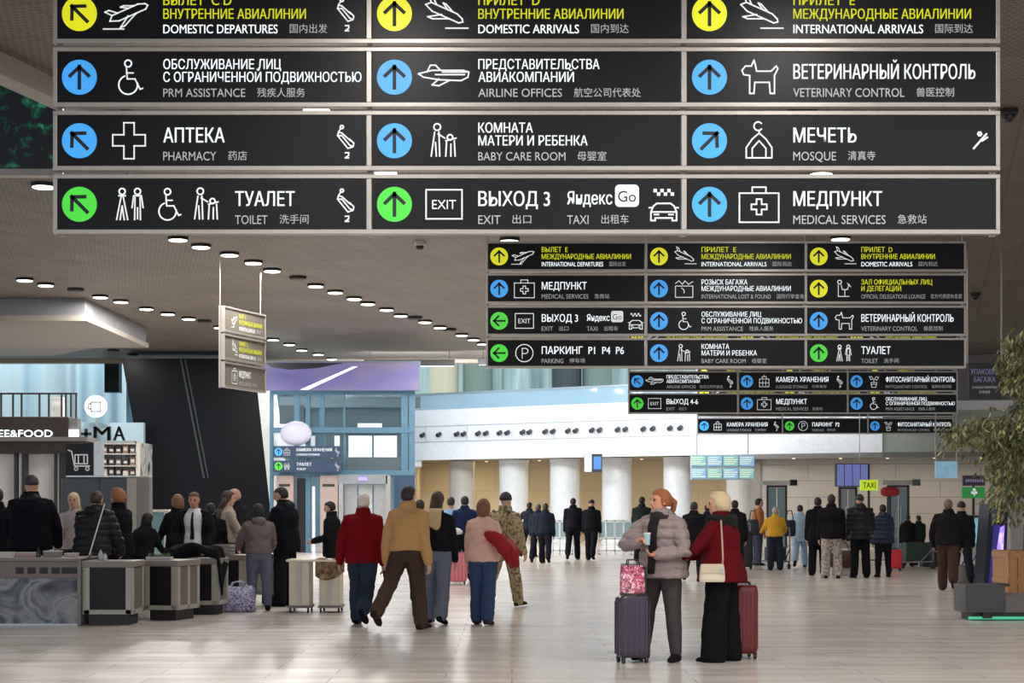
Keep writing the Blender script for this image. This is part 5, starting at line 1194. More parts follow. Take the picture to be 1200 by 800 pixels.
# tall tilted display glowing violet
d = 31.0
t = empty('display_stand', (X(1166, d), d, 0), 'tall dark blue display stand with a glowing violet front edge', 'display')
ox = X(1166, d)
def dz(px, py, dd=31.0): return (X(px, dd) - ox, Z(py, dd))
MB().prism([dz(1153, 690), dz(1178, 690), dz(1181, 612), dz(1181, 590), dz(1160, 590), dz(1156, 640)], 0, 0.7).build('body', mat('display_navy', (18, 18, 42), 0.35, spec=0.25), t, bevel=0.01)
MB().prism([dz(1167, 688), dz(1173, 688), dz(1177, 615), dz(1172, 618), dz(1168.5, 640)], -0.02, 0.0).build('glow_panel', ramp_mat('violet_glow', [(70, 60, 220), (150, 120, 255), (240, 220, 255)], 3.5, 0.3, (1, 1, 1), 1.5), t)
MB().prism([dz(1158, 688), dz(1166, 688), dz(1168, 640), dz(1172, 615), dz(1164, 615)], -0.015, 0.0).build('blue_panel', glow('display_blue', (44, 34, 132), 0.35), t)
MB().prism([dz(1161, 612), dz(1172, 612), dz(1173, 591), dz(1161, 591)], -0.015, 0.0).build('top_panel', M_BLK, t)
MB().prism([dz(1168, 612), dz(1170, 612), dz(1172, 591), dz(1170, 591)], -0.02, -0.01).build('yellow_mark', glow('display_yellow', (220, 190, 60), 0.5), t)
d = 36.0
struct(MB().span((X(1184, d), d, 0), (X(1212, d), d + 0.6, 3.3)).build('column_right', mat('column_grey_right', (150, 146, 146), 0.5), bevel=0.02), 'grey square column behind the planter')
d = 33.0
t = empty('shop_sign', (X(1200, d), d, Z(530, d)), 'black shop sign box with a glowing green band, half hidden by leaves', 'sign')
ox = X(1200, d)
def SP(px0, px1, py0, py1, y0, y1, nm, m): return MB().span((X(px0, d) - ox, y0, Z(py1, d) - Z(530, d)), (X(px1, d) - ox, y1, Z(py0, d) - Z(530, d))).build(nm, m, t, bevel=0.01)
SP(1190, 1240, 474, 530, 0.02, 0.5, 'casing', M_DARK); SP(1188, 1240, 494, 507, -0.02, 0.02, 'band', glow('band_green', (120, 214, 110), 0.9)); SP(1175.5, 1180, 514, 525, 0.0, 0.2, 'lamp', M_LIT); SP(1178, 1192, 516, 520, 0.05, 0.1, 'arm', M_DARK)
d = 40.0
t = empty('shop_stand', (X(1143, d), d, 0), 'small pale lit stand with a teal screen under the green signs', 'stand')
MB().box((0, 0.2, 0.42), (0.5, 0.4, 0.84)).build('body', mat('stand_pale', (182, 186, 188), 0.5), t, bevel=0.02)
MB().box((0, 0.0, 0.95), (0.44, 0.05, 0.6), rx=R(-12)).build('screen', glow('stand_screen', (116, 176, 196), 0.7, 0.4), t)
MB().box((0, 0.02, 1.28), (0.5, 0.12, 0.06)).build('top_bar', M_DARK, t)
# ================================================================ PEOPLE
_TZ = [-0.05, -0.03, 0.0, 0.04, 0.10, 0.16, 0.215, 0.255, 0.28, 0.297, 0.312]
_TXm = [0.070, 0.088, 0.096, 0.094, 0.084, 0.092, 0.103, 0.104, 0.082, 0.056, 0.042]
_TXf = [0.070, 0.090, 0.099, 0.094, 0.074, 0.080, 0.089, 0.090, 0.070, 0.048, 0.036]
_TY = [0.056, 0.064, 0.070, 0.066, 0.058, 0.064, 0.070, 0.062, 0.052, 0.042, 0.036]
SKIN = (206, 158, 134)
def fabric(c, kind='cloth'):
    return mat('%s_%d_%d_%d' % ((kind,) + tuple(c)), c, 0.5 if kind == 'nylon' else 0.9, 0, 0.16, 60 if kind == 'denim' else 24, 0.25, spec=0.22 if kind == 'nylon' else 0.1)
CAMO = None
def person(label, px, d, top_y, rot, male=True, girth=1.0, top=None, bottom=None, shoes=(28, 26, 26), hair=None, skin=SKIN, aL=(4, 7, 12, 3), aR=(4, 7, 12, 3), lL=(0, 3, 0), lR=(0, 3, 0),
           lean=2, head=(0, 0), H=None, curl=28, face=None, scarf=None, hood=None, group=None, extras=None, zoff=0.0):
    if H is None: H = (Z(top_y, d) - 0.008) / 0.995
    near = d < 24; mid = d < 32
    vx = 0.0085 if near else (0.012 if mid else 0.018)
    RL = Matrix.Rotation(-R(lean), 3, 'X')       # leans forward (+y)
    thl = 0.245; shl = 0.245; ank = 0.040
    feet = {}; low = 9
    for s, (fl, ab, kn) in ((-1, lL), (1, lR)):
        hip = Vector((0.052 * s, 0, 0))
        td = Vector((s * math.sin(R(ab)), math.sin(R(fl)), -math.cos(R(fl)) * math.cos(R(ab)))).normalized()
        sa = fl - kn
        sd = Vector((s * math.sin(R(ab * 0.7)), math.sin(R(sa)), -math.cos(R(sa)) * math.cos(R(ab)))).normalized()
        kne = hip + td * thl; an = kne + sd * shl
        pit = -max(0, -sa - 8) * 1.1 if sa < -8 else max(0, sa - 6) * 0.7      # trailing heel lifts, leading toe lifts
        fw = Vector((s * 0.12, math.cos(R(pit)), math.sin(R(pit)))).normalized(); up = Vector((0, -fw.z, fw.y)).normalized()
        sole = an - up * ank
        low = min(low, (sole - fw * 0.04).z, (sole + fw * 0.10).z); feet[s] = (hip, kne, an, fw, up, sole)
    hz = -low
    PV = Vector((0, 0, hz))
    tx = _TXm if male else _TXf
    def tr(z):
        g = girth
        return np.interp(z, _TZ, tx) * g, np.interp(z, _TZ, _TY) * (0.5 + 0.5 * g) * (1.0 if g < 1.05 else g * 0.97)
    def tp(z, x=0, y=0):
        q = Vector((x, y, z)); return PV + (RL @ q if z > 0 else q)
    sx = (0.104 if male else 0.089) * (0.6 + 0.4 * girth)
    arms = {}
    for s, (f1, a1, f2, a2) in ((-1, aL), (1, aR)):
        sh = tp(0.256, sx * s, 0)
        d1 = Vector((s * math.sin(R(a1)), math.sin(R(f1)) * math.cos(R(a1)), -math.cos(R(f1)) * math.cos(R(a1))))
        d2 = Vector((s * math.sin(R(a2)), math.sin(R(f2)) * math.cos(R(a2)), -math.cos(R(f2)) * math.cos(R(a2))))
        el = sh + d1 * 0.172; wr = el + d2 * 0.150; arms[s] = (sh, el, wr, d1, d2)
    # head frame
    nk = tp(0.315, 0, 0.002); RH = RL @ Matrix.Rotation(R(head[0]), 3, 'Z') @ Matrix.Rotation(R(head[1]), 3, 'X')
    hh = 0.132; hb = nk + RL @ Vector((0, 0.008, 0.013))
    def hp(x, y, z): return hb + RH @ Vector((x, y, z * hh))
    ux, uy = RH @ Vector((1, 0, 0)), RH @ Vector((0, 1, 0))
    hs = 1.0 if male else 0.96
    def head_to(mb):
        prof = [(0.0, .016, .014, .030), (.06, .026, .024, .022), (.16, .033, .038, .012), (.30, .0385, .048, .006), (.45, .0415, .053, .002), (.60, .043, .057, -.001), (.74, .0415, .056, -.003), (.86, .035, .048, -.004), (.95, .023, .032, -.004), (1.0, .006, .009, -.004)]
        mb.rings([(hp(0, yo, z), ux * rx * hs, uy * ry * hs) for z, rx, ry, yo in prof], 20)
        mb.limb([hp(0, .052, .56), hp(0, .064, .40), hp(0, .056, .36)], [.006, .0095, .008], n=8)
        for s in (-1, 1): mb.ell(hp(.044 * s * hs, -.004, .46), (.006, .012, .019), RH, 8, 6)
        for s in (-1, 1): mb.ell(hp(.018 * s, .046, .62), (.016, .008, .007), RH, 8, 6)
        mb.limb([tp(0.285, 0, -0.004), nk, hp(0, -.006, .22)], [.040 if male else .034, .034 if male else .029, .034 if male else .029], n=14)
    def arm_to(mb, t=0.0, hand=True, end=1.0, taper=1.0):
        for s in (-1, 1):
            sh, el, wr, d1, d2 = arms[s]
            k = 1.0 if male else 0.88
            mb.limb([tp(0.270, sx * s * 0.62, 0), sh, sh + d1 * 0.09, el, el + d2 * 0.06, el + d2 * 0.150 * end],
                    [.026 * k + t * 0.8, .032 * k + t, .029 * k + t, .0235 * k + t * taper, .0235 * k + t * taper, .0165 * k + t * taper], n=14)
            if hand:
                ref = Vector((0, 1, 0)) if abs(d2.y) < 0.8 else Vector((0, 0, 1))
                w = (ref - d2 * ref.dot(d2)).normalized(); n = w.cross(d2) * (1 if s > 0 else -1)
                if n.x * s > 0: n = -n
                mb.rings([(wr - d2 * .01, w * .016, n * .012), (wr + d2 * .015, w * .021, n * .012), (wr + d2 * .045, w * .024, n * .011), (wr + d2 * .058, w * .022, n * .008)], 14)
                for i in range(4):
                    b = wr + d2 * .050 + w * (.0185 - .0122 * i); ln = (.040, .046, .042, .033)[i]; c1 = R(curl * (0.8 + 0.12 * i)); c2 = R(curl * 2.0)
                    p1 = b + (d2 * math.cos(c1) + n * math.sin(c1)) * ln * 0.55; p2 = p1 + (d2 * math.cos(c2) + n * math.sin(c2)) * ln * 0.5
                    mb.limb([b, p1, p2], [.0056, .0052, .0045], n=8)
                b = wr + d2 * .016 + w * .016; p1 = b + (d2 * .62 + w * .72 + n * .25).normalized() * .026; p2 = p1 + (d2 * .85 + w * .25 + n * .4).normalized() * .021
                mb.limb([b, p1, p2], [.0075, .0065, .005], n=8)
    def legs_to(mb, t=0.0, kind='body', end=1.0):
        for s in (-1, 1):
            hip, kne, an, fw, up, sole = feet[s]
            hip = hip + PV; kne = kne + PV; an = an + PV
            r = {'body': [.056, .052, .037, .036, .021], 'slim': [.056, .053, .039, .038, .028], 'straight': [.057, .055, .046, .045, .042], 'wide': [.059, .062, .060, .063, .068]}[kind]
            r = [q * (0.55 + 0.45 * girth) + t for q in r]
            e = kne + (an - kne) * end
            mb.limb([hip + Vector((0, 0, 0.0)), hip.lerp(kne, 0.4), kne, kne.lerp(an, 0.4), e], r, n=16, flat=1.0)
    def sc(mb): mb.v = [(x * H, y * H, z * H) for x, y, z in mb.v]; return mb
    # ---- body, one skin
    b = MB()
    b.rings([(tp(z), Vector((tr(z)[0], 0, 0)), Vector((0, tr(z)[1], 0))) for z in _TZ], 24)
    legs_to(b); arm_to(b); head_to(b)
    for s in (-1, 1):
        hip, kne, an, fw, up, sole = feet[s]; sole = sole + PV; sd_ = fw.cross(up)
        b.rings([(sole + fw * y + up * zc, sd_ * hw, up * hv) for y, hw, hv, zc in ((-.036, .012, .012, .020), (-.02, .019, .024, .026), (.01, .020, .024, .026), (.05, .021, .014, .018), (.085, .016, .008, .013))], 12)
    ms = mat('skin_%d_%d_%d' % tuple(skin), skin, 0.5, 0, 0.06, 20)
    P = bake(sc(b), 'person', vx, ms, None, 3)
    P.location = (X(px, d), d, zoff); P.rotation_euler = (0, 0, R(rot))
    tag(P, label, 'person', group)
    # ---- trousers
    if bottom:
        m = bottom[0] if not isinstance(bottom[0], tuple) else fabric(bottom[0], bottom[2] if len(bottom) > 2 else 'cloth'); k = bottom[1]
        q = MB(); t = 0.009
        q.rings([(tp(z), Vector((tr(z)[0] + t, 0, 0)), Vector((0, tr(z)[1] + t + 0.006, 0))) for z in (-0.06, -0.045, -0.03, 0.0, 0.04, 0.085)], 24)
        legs_to(q, 0.006, k, 0.97 if k != 'wide' else 1.06)
        bake(sc(q), 'trousers', vx * 1.15, m, P, 2, 0.007 if k != 'slim' else 0.004, int(px))
    # ---- top
    if top:
        kind, c, hem = top[:3]; opt = top[3] if len(top) > 3 else {}
        t = {'shirt': 0.010, 'sweater': 0.014, 'jacket': 0.017, 'puffer': 0.030, 'coat': 0.020}[kind]
        m = c if not isinstance(c, tuple) else fabric(c, 'nylon' if kind == 'puffer' else 'cloth')
        q = MB(); fl = opt.get('flare', 0.0)
        zs = [z for z in np.arange(hem, 0.29, 0.03)] + [0.29, 0.305, 0.318]
        def cr(z):
            a_, b_ = tr(max(z, 0.0)); tt = t * (1.0 if z < 0.29 else 0.55)
            blo = 0.55 if kind in ('puffer', 'coat', 'jacket') else 0.3   # cloth bridges the waist
            w0 = max(a_, (1 - blo) * a_ + blo * 0.094 * girth if z < 0.2 else a_)
            k = 1 + fl * max(0.0, (0.12 - z) / 0.2)
            return (w0 + tt + (0.006 if z < 0.1 else 0)) * k, (b_ + tt + (0.006 if z < 0.2 else 0) + (0.008 if z < 0.1 else 0)) * k
        q.rings([(tp(z), Vector((cr(z)[0], 0, 0)), Vector((0, cr(z)[1], 0))) for z in zs], 26)
        arm_to(q, t * 0.95, False, 0.97, opt.get('sleeve', 0.85))
        if kind in ('jacket', 'coat', 'puffer'):
            q.rings([(tp(0.300), Vector((.062, 0, 0)), Vector((0, .054, 0))), (tp(0.330), Vector((.054, 0, 0)), Vector((0, .054, 0))), (tp(0.352, 0, -0.002), Vector((.050, 0, 0)), Vector((0, .053, 0)))], 20)
        bake(sc(q), {'shirt': 'shirt', 'sweater': 'sweater', 'jacket': 'jacket', 'puffer': 'puffer_jacket', 'coat': 'coat'}[kind], vx * 1.1, m, P, 2, 0.009 if kind != 'shirt' else 0.005, int(px) + 7, (0.10, 0.018) if kind == 'puffer' else None)
        if opt.get('front'):
            q = MB(); w_ = opt.get('front_w', 0.022); z0, z1 = opt.get('front_z', (max(hem, -0.02), 0.30))
            zz = np.linspace(z0, z1, 8)
            q.rings([(tp(z, 0, cr(z)[1] + 0.014), Vector((w_ * (1 + 0.5 * i/7), 0, 0)), Vector((0, 0.006, 0))) for i, z in enumerate(zz)], 12)
            sc(q).build('front_opening', fabric(opt['front']), P, smooth=True)
        if opt.get('tie'):
            q = MB(); zz = np.linspace(0.06, 0.29, 6)
            q.rings([(tp(z, 0, cr(z)[1] + 0.010), Vector((0.019 - 0.011 * (i/5), 0, 0)), Vector((0, 0.004, 0))) for i, z in enumerate(zz)], 10)
            sc(q).build('tie', fabric((34, 32, 44)), P, smooth=True)
        if opt.get('open'):                       # an open jacket over the shirt: two front flaps and a back
            q = MB()
            for s in (-1, 1):
                q.rings([(tp(z, s * (cr(z)[0] * 0.88), -0.004), Vector((cr(z)[0] * 0.24, 0, 0)), Vector((0, cr(z)[1] + 0.012, 0))) for z in np.arange(hem - 0.05, 0.30, 0.04)], 18)
            q.rings([(tp(z, 0, -0.02), Vector((cr(z)[0] * 1.0, 0, 0)), Vector((0, cr(z)[1] * 0.85, 0))) for z in np.arange(hem - 0.05, 0.31, 0.04)], 18)
            arm_to(q, t + 0.012, False, 0.93)
            bake(sc(q), 'jacket', vx * 1.1, fabric(opt['open']), P, 2, 0.004, 5)
        if opt.get('hood'):
            q = MB(); q.ell(tp(0.300, 0, -0.058), (.066, .036, .040), RL, 16, 12); q.rings([(tp(0.325, 0, -0.012), Vector((.066, 0, 0)), Vector((0, .060, 0))), (tp(0.345, 0, -0.014), Vector((.062, 0, 0)), Vector((0, .058, 0))), (tp(0.298, 0, -0.012), Vector((.066, 0, 0)), Vector((0, .060, 0)))], 18)
            bake(sc(q), 'hood', vx, fabric(opt['hood'], 'nylon'), P, 3, 0.004, 2)
        if opt.get('fur'):
            q = MB(); rr_ = random.Random(4)
            for a in range(0, 360, 12):
                ca, sa = math.cos(R(a)), math.sin(R(a))
                for k in range(4): q.ell(tp(0.290 + rr_.uniform(-.028, .024), .074 * ca + rr_.uniform(-.014, .014), -.016 + .064 * sa + rr_.uniform(-.014, .014)), (.020, .020, .020), None, 8, 6)
            bake(sc(q), 'fur_collar', vx * 0.8, mat('fur_black', (18, 16, 18), 0.95, 0, 0.4, 60, 0.6), P, 0, 0.006, 9)
    # ---- shoes
    msh = fabric(shoes)
    for s in (-1, 1):
        hip, kne, an, fw, up, sole = feet[s]; sole = sole + PV; sd_ = fw.cross(up); q = MB()
        secs = ((-.046, .010, .010, .012), (-.040, .020, .022, .022), (-.015, .0245, .030, .030), (.012, .025, .030, .030), (.045, .0265, .020, .020), (.078, .0265, .0145, .0145), (.098, .019, .011, .011), (.107, .008, .006, .009))
        q.rings([(sole + fw * y + up * zc, sd_ * hw, up * hv) for y, hw, hv, zc in secs], 16, 0, 0.75)
        q.limb([sole + up * 0.03 - fw * 0.006, sole + up * 0.062 - fw * 0.006], [.025, .025], n=12)
        sc(q).build('shoe', msh, P, smooth=True)
    # ---- hair
    if hair:
        st, c = hair[:2]; mh = c if not isinstance(c, tuple) else mat('hair_%d_%d_%d' % tuple(c), c, 0.6, 0, 0.3, 40, 0.3, stretch=(3, 3, 0.6))
        q = MB()
        def cap_fn(front=0.30, low=-0.62, k=1.0, n=0.0):
            def f(dv):
                r = k + n * (math.sin(11 * dv.x + 3) * math.sin(13 * dv.y + 1) + math.sin(17 * dv.z) * 0.5)
                if dv.y > front and dv.z < 0.50 - 0.3 * (1 - dv.y): r *= 0.80
                if dv.y < 0.1 and low < dv.z < -0.1: r *= 1.0 + 0.16 * min(1.0, -dv.z * 1.4) * min(1.0, 0.4 - dv.y)
                if dv.z < low: r *= 0.72
                return r
            return f
        C0 = hp(0, -.004, .60)
        if st in ('short', 'curly', 'bob', 'long', 'bun', 'ponytail', 'cap', 'beanie'):
            if st == 'short': q.ell(C0, (.0475, .0625, .056), RH, 24, 18, 0, cap_fn(0.25, -0.86, 1.0, 0.015))
            elif st == 'curly': q.ell(hp(0, -.006, .58), (.056, .068, .066), RH, 26, 20, 0, cap_fn(0.30, -0.85, 1.0, 0.07))
            elif st == 'bob': q.ell(hp(0, -.010, .46), (.056, .066, .078), RH, 26, 20, 0, cap_fn(0.28, -0.97, 1.0, 0.02))
            elif st == 'cap':
                q.ell(hp(0, -.003, .66), (.049, .064, .050), RH, 24, 16, 0, lambda v: 1.0 if v.z > -0.25 else 0.82)
                q.rings([(hp(0, .040, .74), ux * .040, uy * .030), (hp(0, .052, .70), ux * .040, uy * .044), (hp(0, .052, .68), ux * .040, uy * .044)], 16)
            elif st == 'beanie': q.ell(hp(0, -.004, .64), (.050, .065, .060), RH, 24, 16, 0, lambda v: 1.0 if v.z > -0.35 else 0.82)
            else: q.ell(C0, (.049, .064, .060), RH, 24, 18, 0, cap_fn(0.28, -0.72, 1.0, 0.015))
            if st == 'long':
                ln = hair[3] if len(hair) > 3 else 0.15
                zb = nk.z - ln
                e = tp(0.315 - ln, 0, -0.075); mpt = tp(0.30, 0, -0.066)
                secs = [(hp(0, -.030, .55), ux * .047, uy * .034), (hp(0, -.040, .20), ux * .050, uy * .030), (mpt, Vector((.052, 0, 0)), Vector((0, .026, 0))), (mpt.lerp(e, 0.6), Vector((.050, 0, 0)), Vector((0, .022, 0))), (e, Vector((.034, 0, 0)), Vector((0, .012, 0)))]
                q.rings(secs[:3], 20)
                if len(hair) > 2 and hair[2]:
                    q2 = MB().rings([(secs[1][0].lerp(secs[2][0], 0.4) - Vector((0, 0.004, 0)), ux * .053, uy * .031)] + secs[2:], 20); sc(q2).build('hair_ends', mat('hair_%d_%d_%d' % tuple(hair[2]), hair[2], 0.6, 0, 0.3, 40, 0.3, stretch=(3, 3, 0.6)), P, smooth=True)
                else: q.rings(secs[2:], 20)
            if st == 'bun': q.ell(hp(0, -.064, .70), (.024, .022, .024), RH, 14, 10)
            if st == 'ponytail': q.limb([hp(0, -.058, .66), hp(0, -.088, .45), hp(.01, -.085, .12), hp(.016, -.078, -.10)], [.014, .019, .016, .006], n=12)
        sc(q).build('cap' if st == 'cap' else ('beanie' if st == 'beanie' else 'hair'), mh, P, smooth=True)
    # ---- face
    if face is None: face = mid
    if face:
        for s in (-1, 1):
            q = MB().ell(hp(.0175 * s, .0485, .525), (.0078, .0052, .0050), RH, 10, 8); sc(q).build('eye', mat('eye_dark', (50, 40, 38), 0.2), P, smooth=True)
            q = MB().ell(hp(.019 * s, .050, .60), (.0125, .004, .0028), RH, 10, 6); sc(q).build('eyebrow', mat('brow_brown', (74, 54, 44), 0.8), P, smooth=True)
        q = MB().ell(hp(0, .049, .215), (.0125, .0055, .0042), RH, 12, 8); sc(q).build('lips', mat('lips_rose', (166, 96, 92), 0.5), P, smooth=True)
    if scarf:
        q = MB(); q.rings([(tp(0.285, 0, 0.004), Vector((.066, 0, 0)), Vector((0, .062, 0))), (tp(0.30, 0, 0.004), Vector((.066, 0, 0)), Vector((0, .062, 0))), (tp(0.335, 0, 0.006), Vector((.056, 0, 0)), Vector((0, .054, 0)))], 20)
        bake(sc(q), 'scarf', vx, fabric(scarf), P, 2, 0.005, 3)
    M = Matrix.Translation(P.location) @ Matrix.Rotation(R(rot), 4, 'Z')
    J = {'H': H, 'M': M}
    for s, n in ((-1, 'L'), (1, 'R')):
        sh, el, wr, d1, d2 = arms[s]
        J['hand' + n] = M @ ((wr + d2 * 0.045) * H); J['elbow' + n] = M @ (el * H); J['sh' + n] = M @ (sh * H); J['wr' + n] = M @ (wr * H)
    J['tp'] = lambda z, x=0, y=0: M @ (tp(z, x, y) * H)
    return P, J

WALK_A = dict(lL=(-24, 2, 10), lR=(14, 2, 6)); WALK_B = dict(lL=(14, 2, 6), lR=(-24, 2, 12))
STAND = dict(lL=(1, 3, 2), lR=(-1, 3, 1))
BLACK = (24, 24, 28); NAVY = (30, 34, 50); DENIM = (58, 72, 96)
# ---- the two women in front
PA, JA = person('woman in a grey puffer jacket talking, her hands before her chest, beside the purple suitcase', 776, 16.8, 571, 148, male=False, girth=1.08, top=('puffer', (150, 134, 132), -0.045, dict(front=(40, 36, 38), hood=(132, 116, 112), flare=0.10)), bottom=((70, 64, 66), 'slim'),
              shoes=(26, 24, 26), hair=('ponytail', (158, 92, 54)), skin=(216, 150, 124), aR=(34, 36, 112, -58), aL=(14, 24, 84, -42), lL=(3, 6, 3), lR=(0, 10, 1), head=(-38, 2), scarf=(58, 52, 56), curl=38)
PB, JB = person('woman with short blond hair in a dark red coat with a black fur collar', 846, 16.75, 575, 62, male=False, girth=1.16, top=('coat', (94, 17, 24), -0.06, dict(fur=True, flare=0.22)), bottom=((20, 20, 22), 'wide'),
              shoes=(20, 20, 22), hair=('curly', (214, 190, 150)), skin=(218, 160, 134), aL=(38, 16, 74, -6), aR=(30, 12, 78, -20), lL=(4, 3, 3), lR=(-2, 3, 0), head=(18, 0), curl=40)
# ---- the group walking away
PC, JC = person('white-haired man in a red jacket walking away in jeans', 425, 21.9, 575, -10, top=('jacket', (120, 18, 24), -0.06), bottom=((46, 58, 76), 'straight', 'denim'), hair=('short', (222, 216, 206)), girth=1.12, aL=(-8, 16, 8, 8), aR=(-4, 10, 8, 4), lL=(12, 2, 6), lR=(-18, 2, 26))
PD, JD = person('man in a tan jacket and brown trousers striding away', 477, 20.97, 566, -26, top=('jacket', (192, 146, 98), 0.02), bottom=((72, 56, 48), 'straight'), hair=('short', (48, 38, 34)), girth=1.08, aL=(-16, 10, 4, 4), aR=(-4, 10, 10, 6), lL=(-30, 3, 12), lR=(12, 1, 2), shoes=(44, 34, 30))
PE, JE = person('woman in black with long hair fading to blond, walking in grey blue jeans', 512, 22.0, 575, -14, male=False, girth=1.0, top=('sweater', (28, 28, 32), 0.02), bottom=((112, 120, 138), 'straight', 'denim'), hair=('long', (70, 50, 40), (206, 176, 128), 0.16), aL=(0, 8, 8, 3), aR=(8, 8, 20, 2), lL=(6, 2, 4), lR=(-8, 2, 12))
PF, JF = person('woman in a pale pink sweater with brown bobbed hair and blue jeans', 566, 21.9, 583, -16, male=False, girth=1.16, top=('sweater', (232, 186, 170), -0.03), bottom=((60, 78, 112), 'straight', 'denim'), hair=('bob', (126, 84, 58)), aL=(4, 10, 10, 4), aR=(8, 14, 62, -14), lL=(5, 1, 3), lR=(-6, 1, 6), shoes=(70, 44, 40))
M_CAMO = ramp_mat('camouflage', [(92, 84, 60), (140, 122, 88), (176, 156, 118), (70, 66, 50), (128, 108, 80)], 11, 0.85, (1, 1, 1), 0, 2, 0.6)
PG, JG = person('soldier in tan camouflage walking beside the woman in pale pink', 591, 25.8, 575, -34, top=('jacket', M_CAMO, -0.06), bottom=(M_CAMO, 'straight'), hair=('beanie', (30, 28, 30)), girth=1.1, aL=(10, 12, 18, 2), aR=(6, 12, 20, 4), lL=(-20, 2, 6), lR=(16, 2, 4), shoes=(48, 38, 30))
PH, JH = person('person in black walking half hidden behind the man in the tan jacket', 491, 26.6, 583, -14, top=('jacket', BLACK, -0.02), bottom=((30, 30, 36), 'straight'), hair=('short', (36, 30, 28)), **WALK_B)
# ---- behind them
person('person in a light blue shirt behind the pink suitcase', 528, 35.4, 581, -10, top=('shirt', (142, 180, 222), 0.0), bottom=((40, 46, 60), 'straight'), hair=('short', (44, 36, 34)), **STAND)
person('person in dark navy beside the light blue shirt', 545, 34.6, 580, 12, top=('jacket', (34, 46, 80), -0.03), bottom=((34, 40, 56), 'straight'), hair=('short', (36, 30, 28)), **STAND)
person('leftmost of three dark uniformed people, partly behind another, elbow out', 620, 51.0, 587, -24, top=('jacket', (34, 40, 52), -0.02), bottom=((28, 32, 42), 'straight'), hair=('short', (40, 34, 30)), aL=(10, 40, 40, -30), **WALK_A)
person('uniformed person in dark blue with a small backpack patch, middle of three', 630.5, 45.8, 589, -10, top=('jacket', (42, 50, 64), -0.03), bottom=((28, 32, 42), 'straight'), hair=('short', (92, 84, 80)), **WALK_A)
person('uniformed person in dark blue, rightmost of three walking together', 639, 45.4, 588, -6, top=('jacket', (38, 46, 60), -0.03), bottom=((28, 32, 42), 'straight'), hair=('short', (60, 50, 46)), **WALK_B)
person('taller of two people in black walking away side by side before the white column', 671.5, 48.6, 582, -6, top=('jacket', (28, 30, 38), -0.02), bottom=((24, 26, 34), 'straight'), hair=('short', (40, 34, 30)), **WALK_A)
person('shorter of two people in black walking away side by side before the white column', 693, 48.0, 584, -14, top=('jacket', (26, 28, 34), -0.02), bottom=((24, 26, 34), 'straight'), hair=('cap', (30, 30, 34)), **WALK_B)
person('person in a dark green jacket behind the woman in the grey puffer', 752, 47.0, 581, -18, top=('jacket', (40, 48, 46), -0.04), bottom=((30, 32, 38), 'straight'), hair=('short', (36, 30, 28)), girth=1.1, **STAND)
person('person in black seen between the two talking women', 813, 35.0, 586, -20, top=('coat', (26, 26, 30), -0.14), bottom=((34, 34, 40), 'straight'), hair=('short', (50, 40, 36)), **WALK_A)
person('person in dark blue far behind the blond woman', 829, 47.0, 591, 20, top=('jacket', (38, 42, 60), -0.03), bottom=((34, 36, 44), 'straight'), hair=('short', (30, 26, 24)), **STAND)
person('person in black right behind the blond woman', 861, 37.0, 585, -10, top=('jacket', (28, 26, 28), -0.04), bottom=((30, 30, 36), 'straight'), hair=('short', (30, 26, 24)), girth=1.1, **STAND)
person('person in an orange brown top with a dark vest', 888, 44.0, 583, -80, top=('sweater', (172, 106, 62), 0.0), bottom=((72, 76, 96), 'straight', 'denim'), hair=('short', (46, 36, 30)), **STAND)
person('person in a mustard yellow jacket pushing a luggage trolley', 908.5, 40.6, 593, 0, top=('jacket', (214, 164, 56), 0.0), bottom=((40, 46, 58), 'straight'), hair=('short', (176, 160, 148)), girth=1.15, aL=(30, 20, 70, 6), aR=(30, 20, 70, 6), **STAND)
person('person in pale blue clothes facing away', 937.5, 42.6, 590, -12, male=False, top=('coat', (172, 200, 222), -0.12), bottom=((150, 176, 206), 'straight'), hair=('short', (40, 34, 32)), aL=(14, 30, 30, -10), **WALK_A)
person('person in a long black coat, left of two in black', 958.5, 37.4, 581.5, -6, top=('coat', (22, 22, 26), -0.16), bottom=((24, 24, 28), 'straight'), hair=('short', (34, 28, 26)), **STAND)
person('person in a black jacket with pale patterned trousers', 974.5, 36.0, 578, -4, top=('jacket', (24, 22, 24), -0.06), bottom=(ramp_mat('pale_pattern_trousers', [(90, 82, 78), (168, 156, 146), (206, 196, 186)], 22, 0.85), 'straight'), hair=('short', (34, 28, 26)), girth=1.15, **STAND)
person('person in a black hooded puffer and black trousers', 1008, 36.2, 578.5, 4, top=('puffer', (28, 28, 32), -0.07, dict(hood=(26, 26, 30))), bottom=((24, 24, 28), 'straight'), hair=('beanie', (32, 32, 36)), aR=(10, 14, 40, -8), **STAND)
person('person in a navy puffer jacket beside the bright red suitcase', 1035, 36.7, 590, 4, male=False, top=('puffer', (38, 44, 66), -0.07, dict(hood=(36, 42, 62))), bottom=((28, 28, 34), 'slim'), hair=('short', (30, 28, 30)), girth=1.15, **STAND)
person('person in dark clothes left of the luggage trolley at far right', 1064, 43.0, 602, -10, top=('jacket', (34, 32, 34), -0.04), bottom=((32, 36, 36), 'straight'), hair=('short', (36, 30, 28)), **STAND)
person('person in dark green clothes behind the luggage trolley at far right', 1077, 44.0, 603, 20, top=('jacket', (36, 46, 44), -0.04), bottom=((32, 36, 36), 'straight'), hair=('short', (36, 30, 28)), **STAND)
person('balding man in a black jacket and brown trousers walking away at right', 1111, 30.8, 583, -16, top=('jacket', (30, 28, 30), -0.03), bottom=((74, 54, 50), 'straight'), hair=('short', (120, 92, 82)), girth=1.2, aL=(10, 18, 24, -4), aR=(10, 16, 24, -4), lL=(10, 1, 2), lR=(-20, 1, 24), shoes=(60, 40, 34))
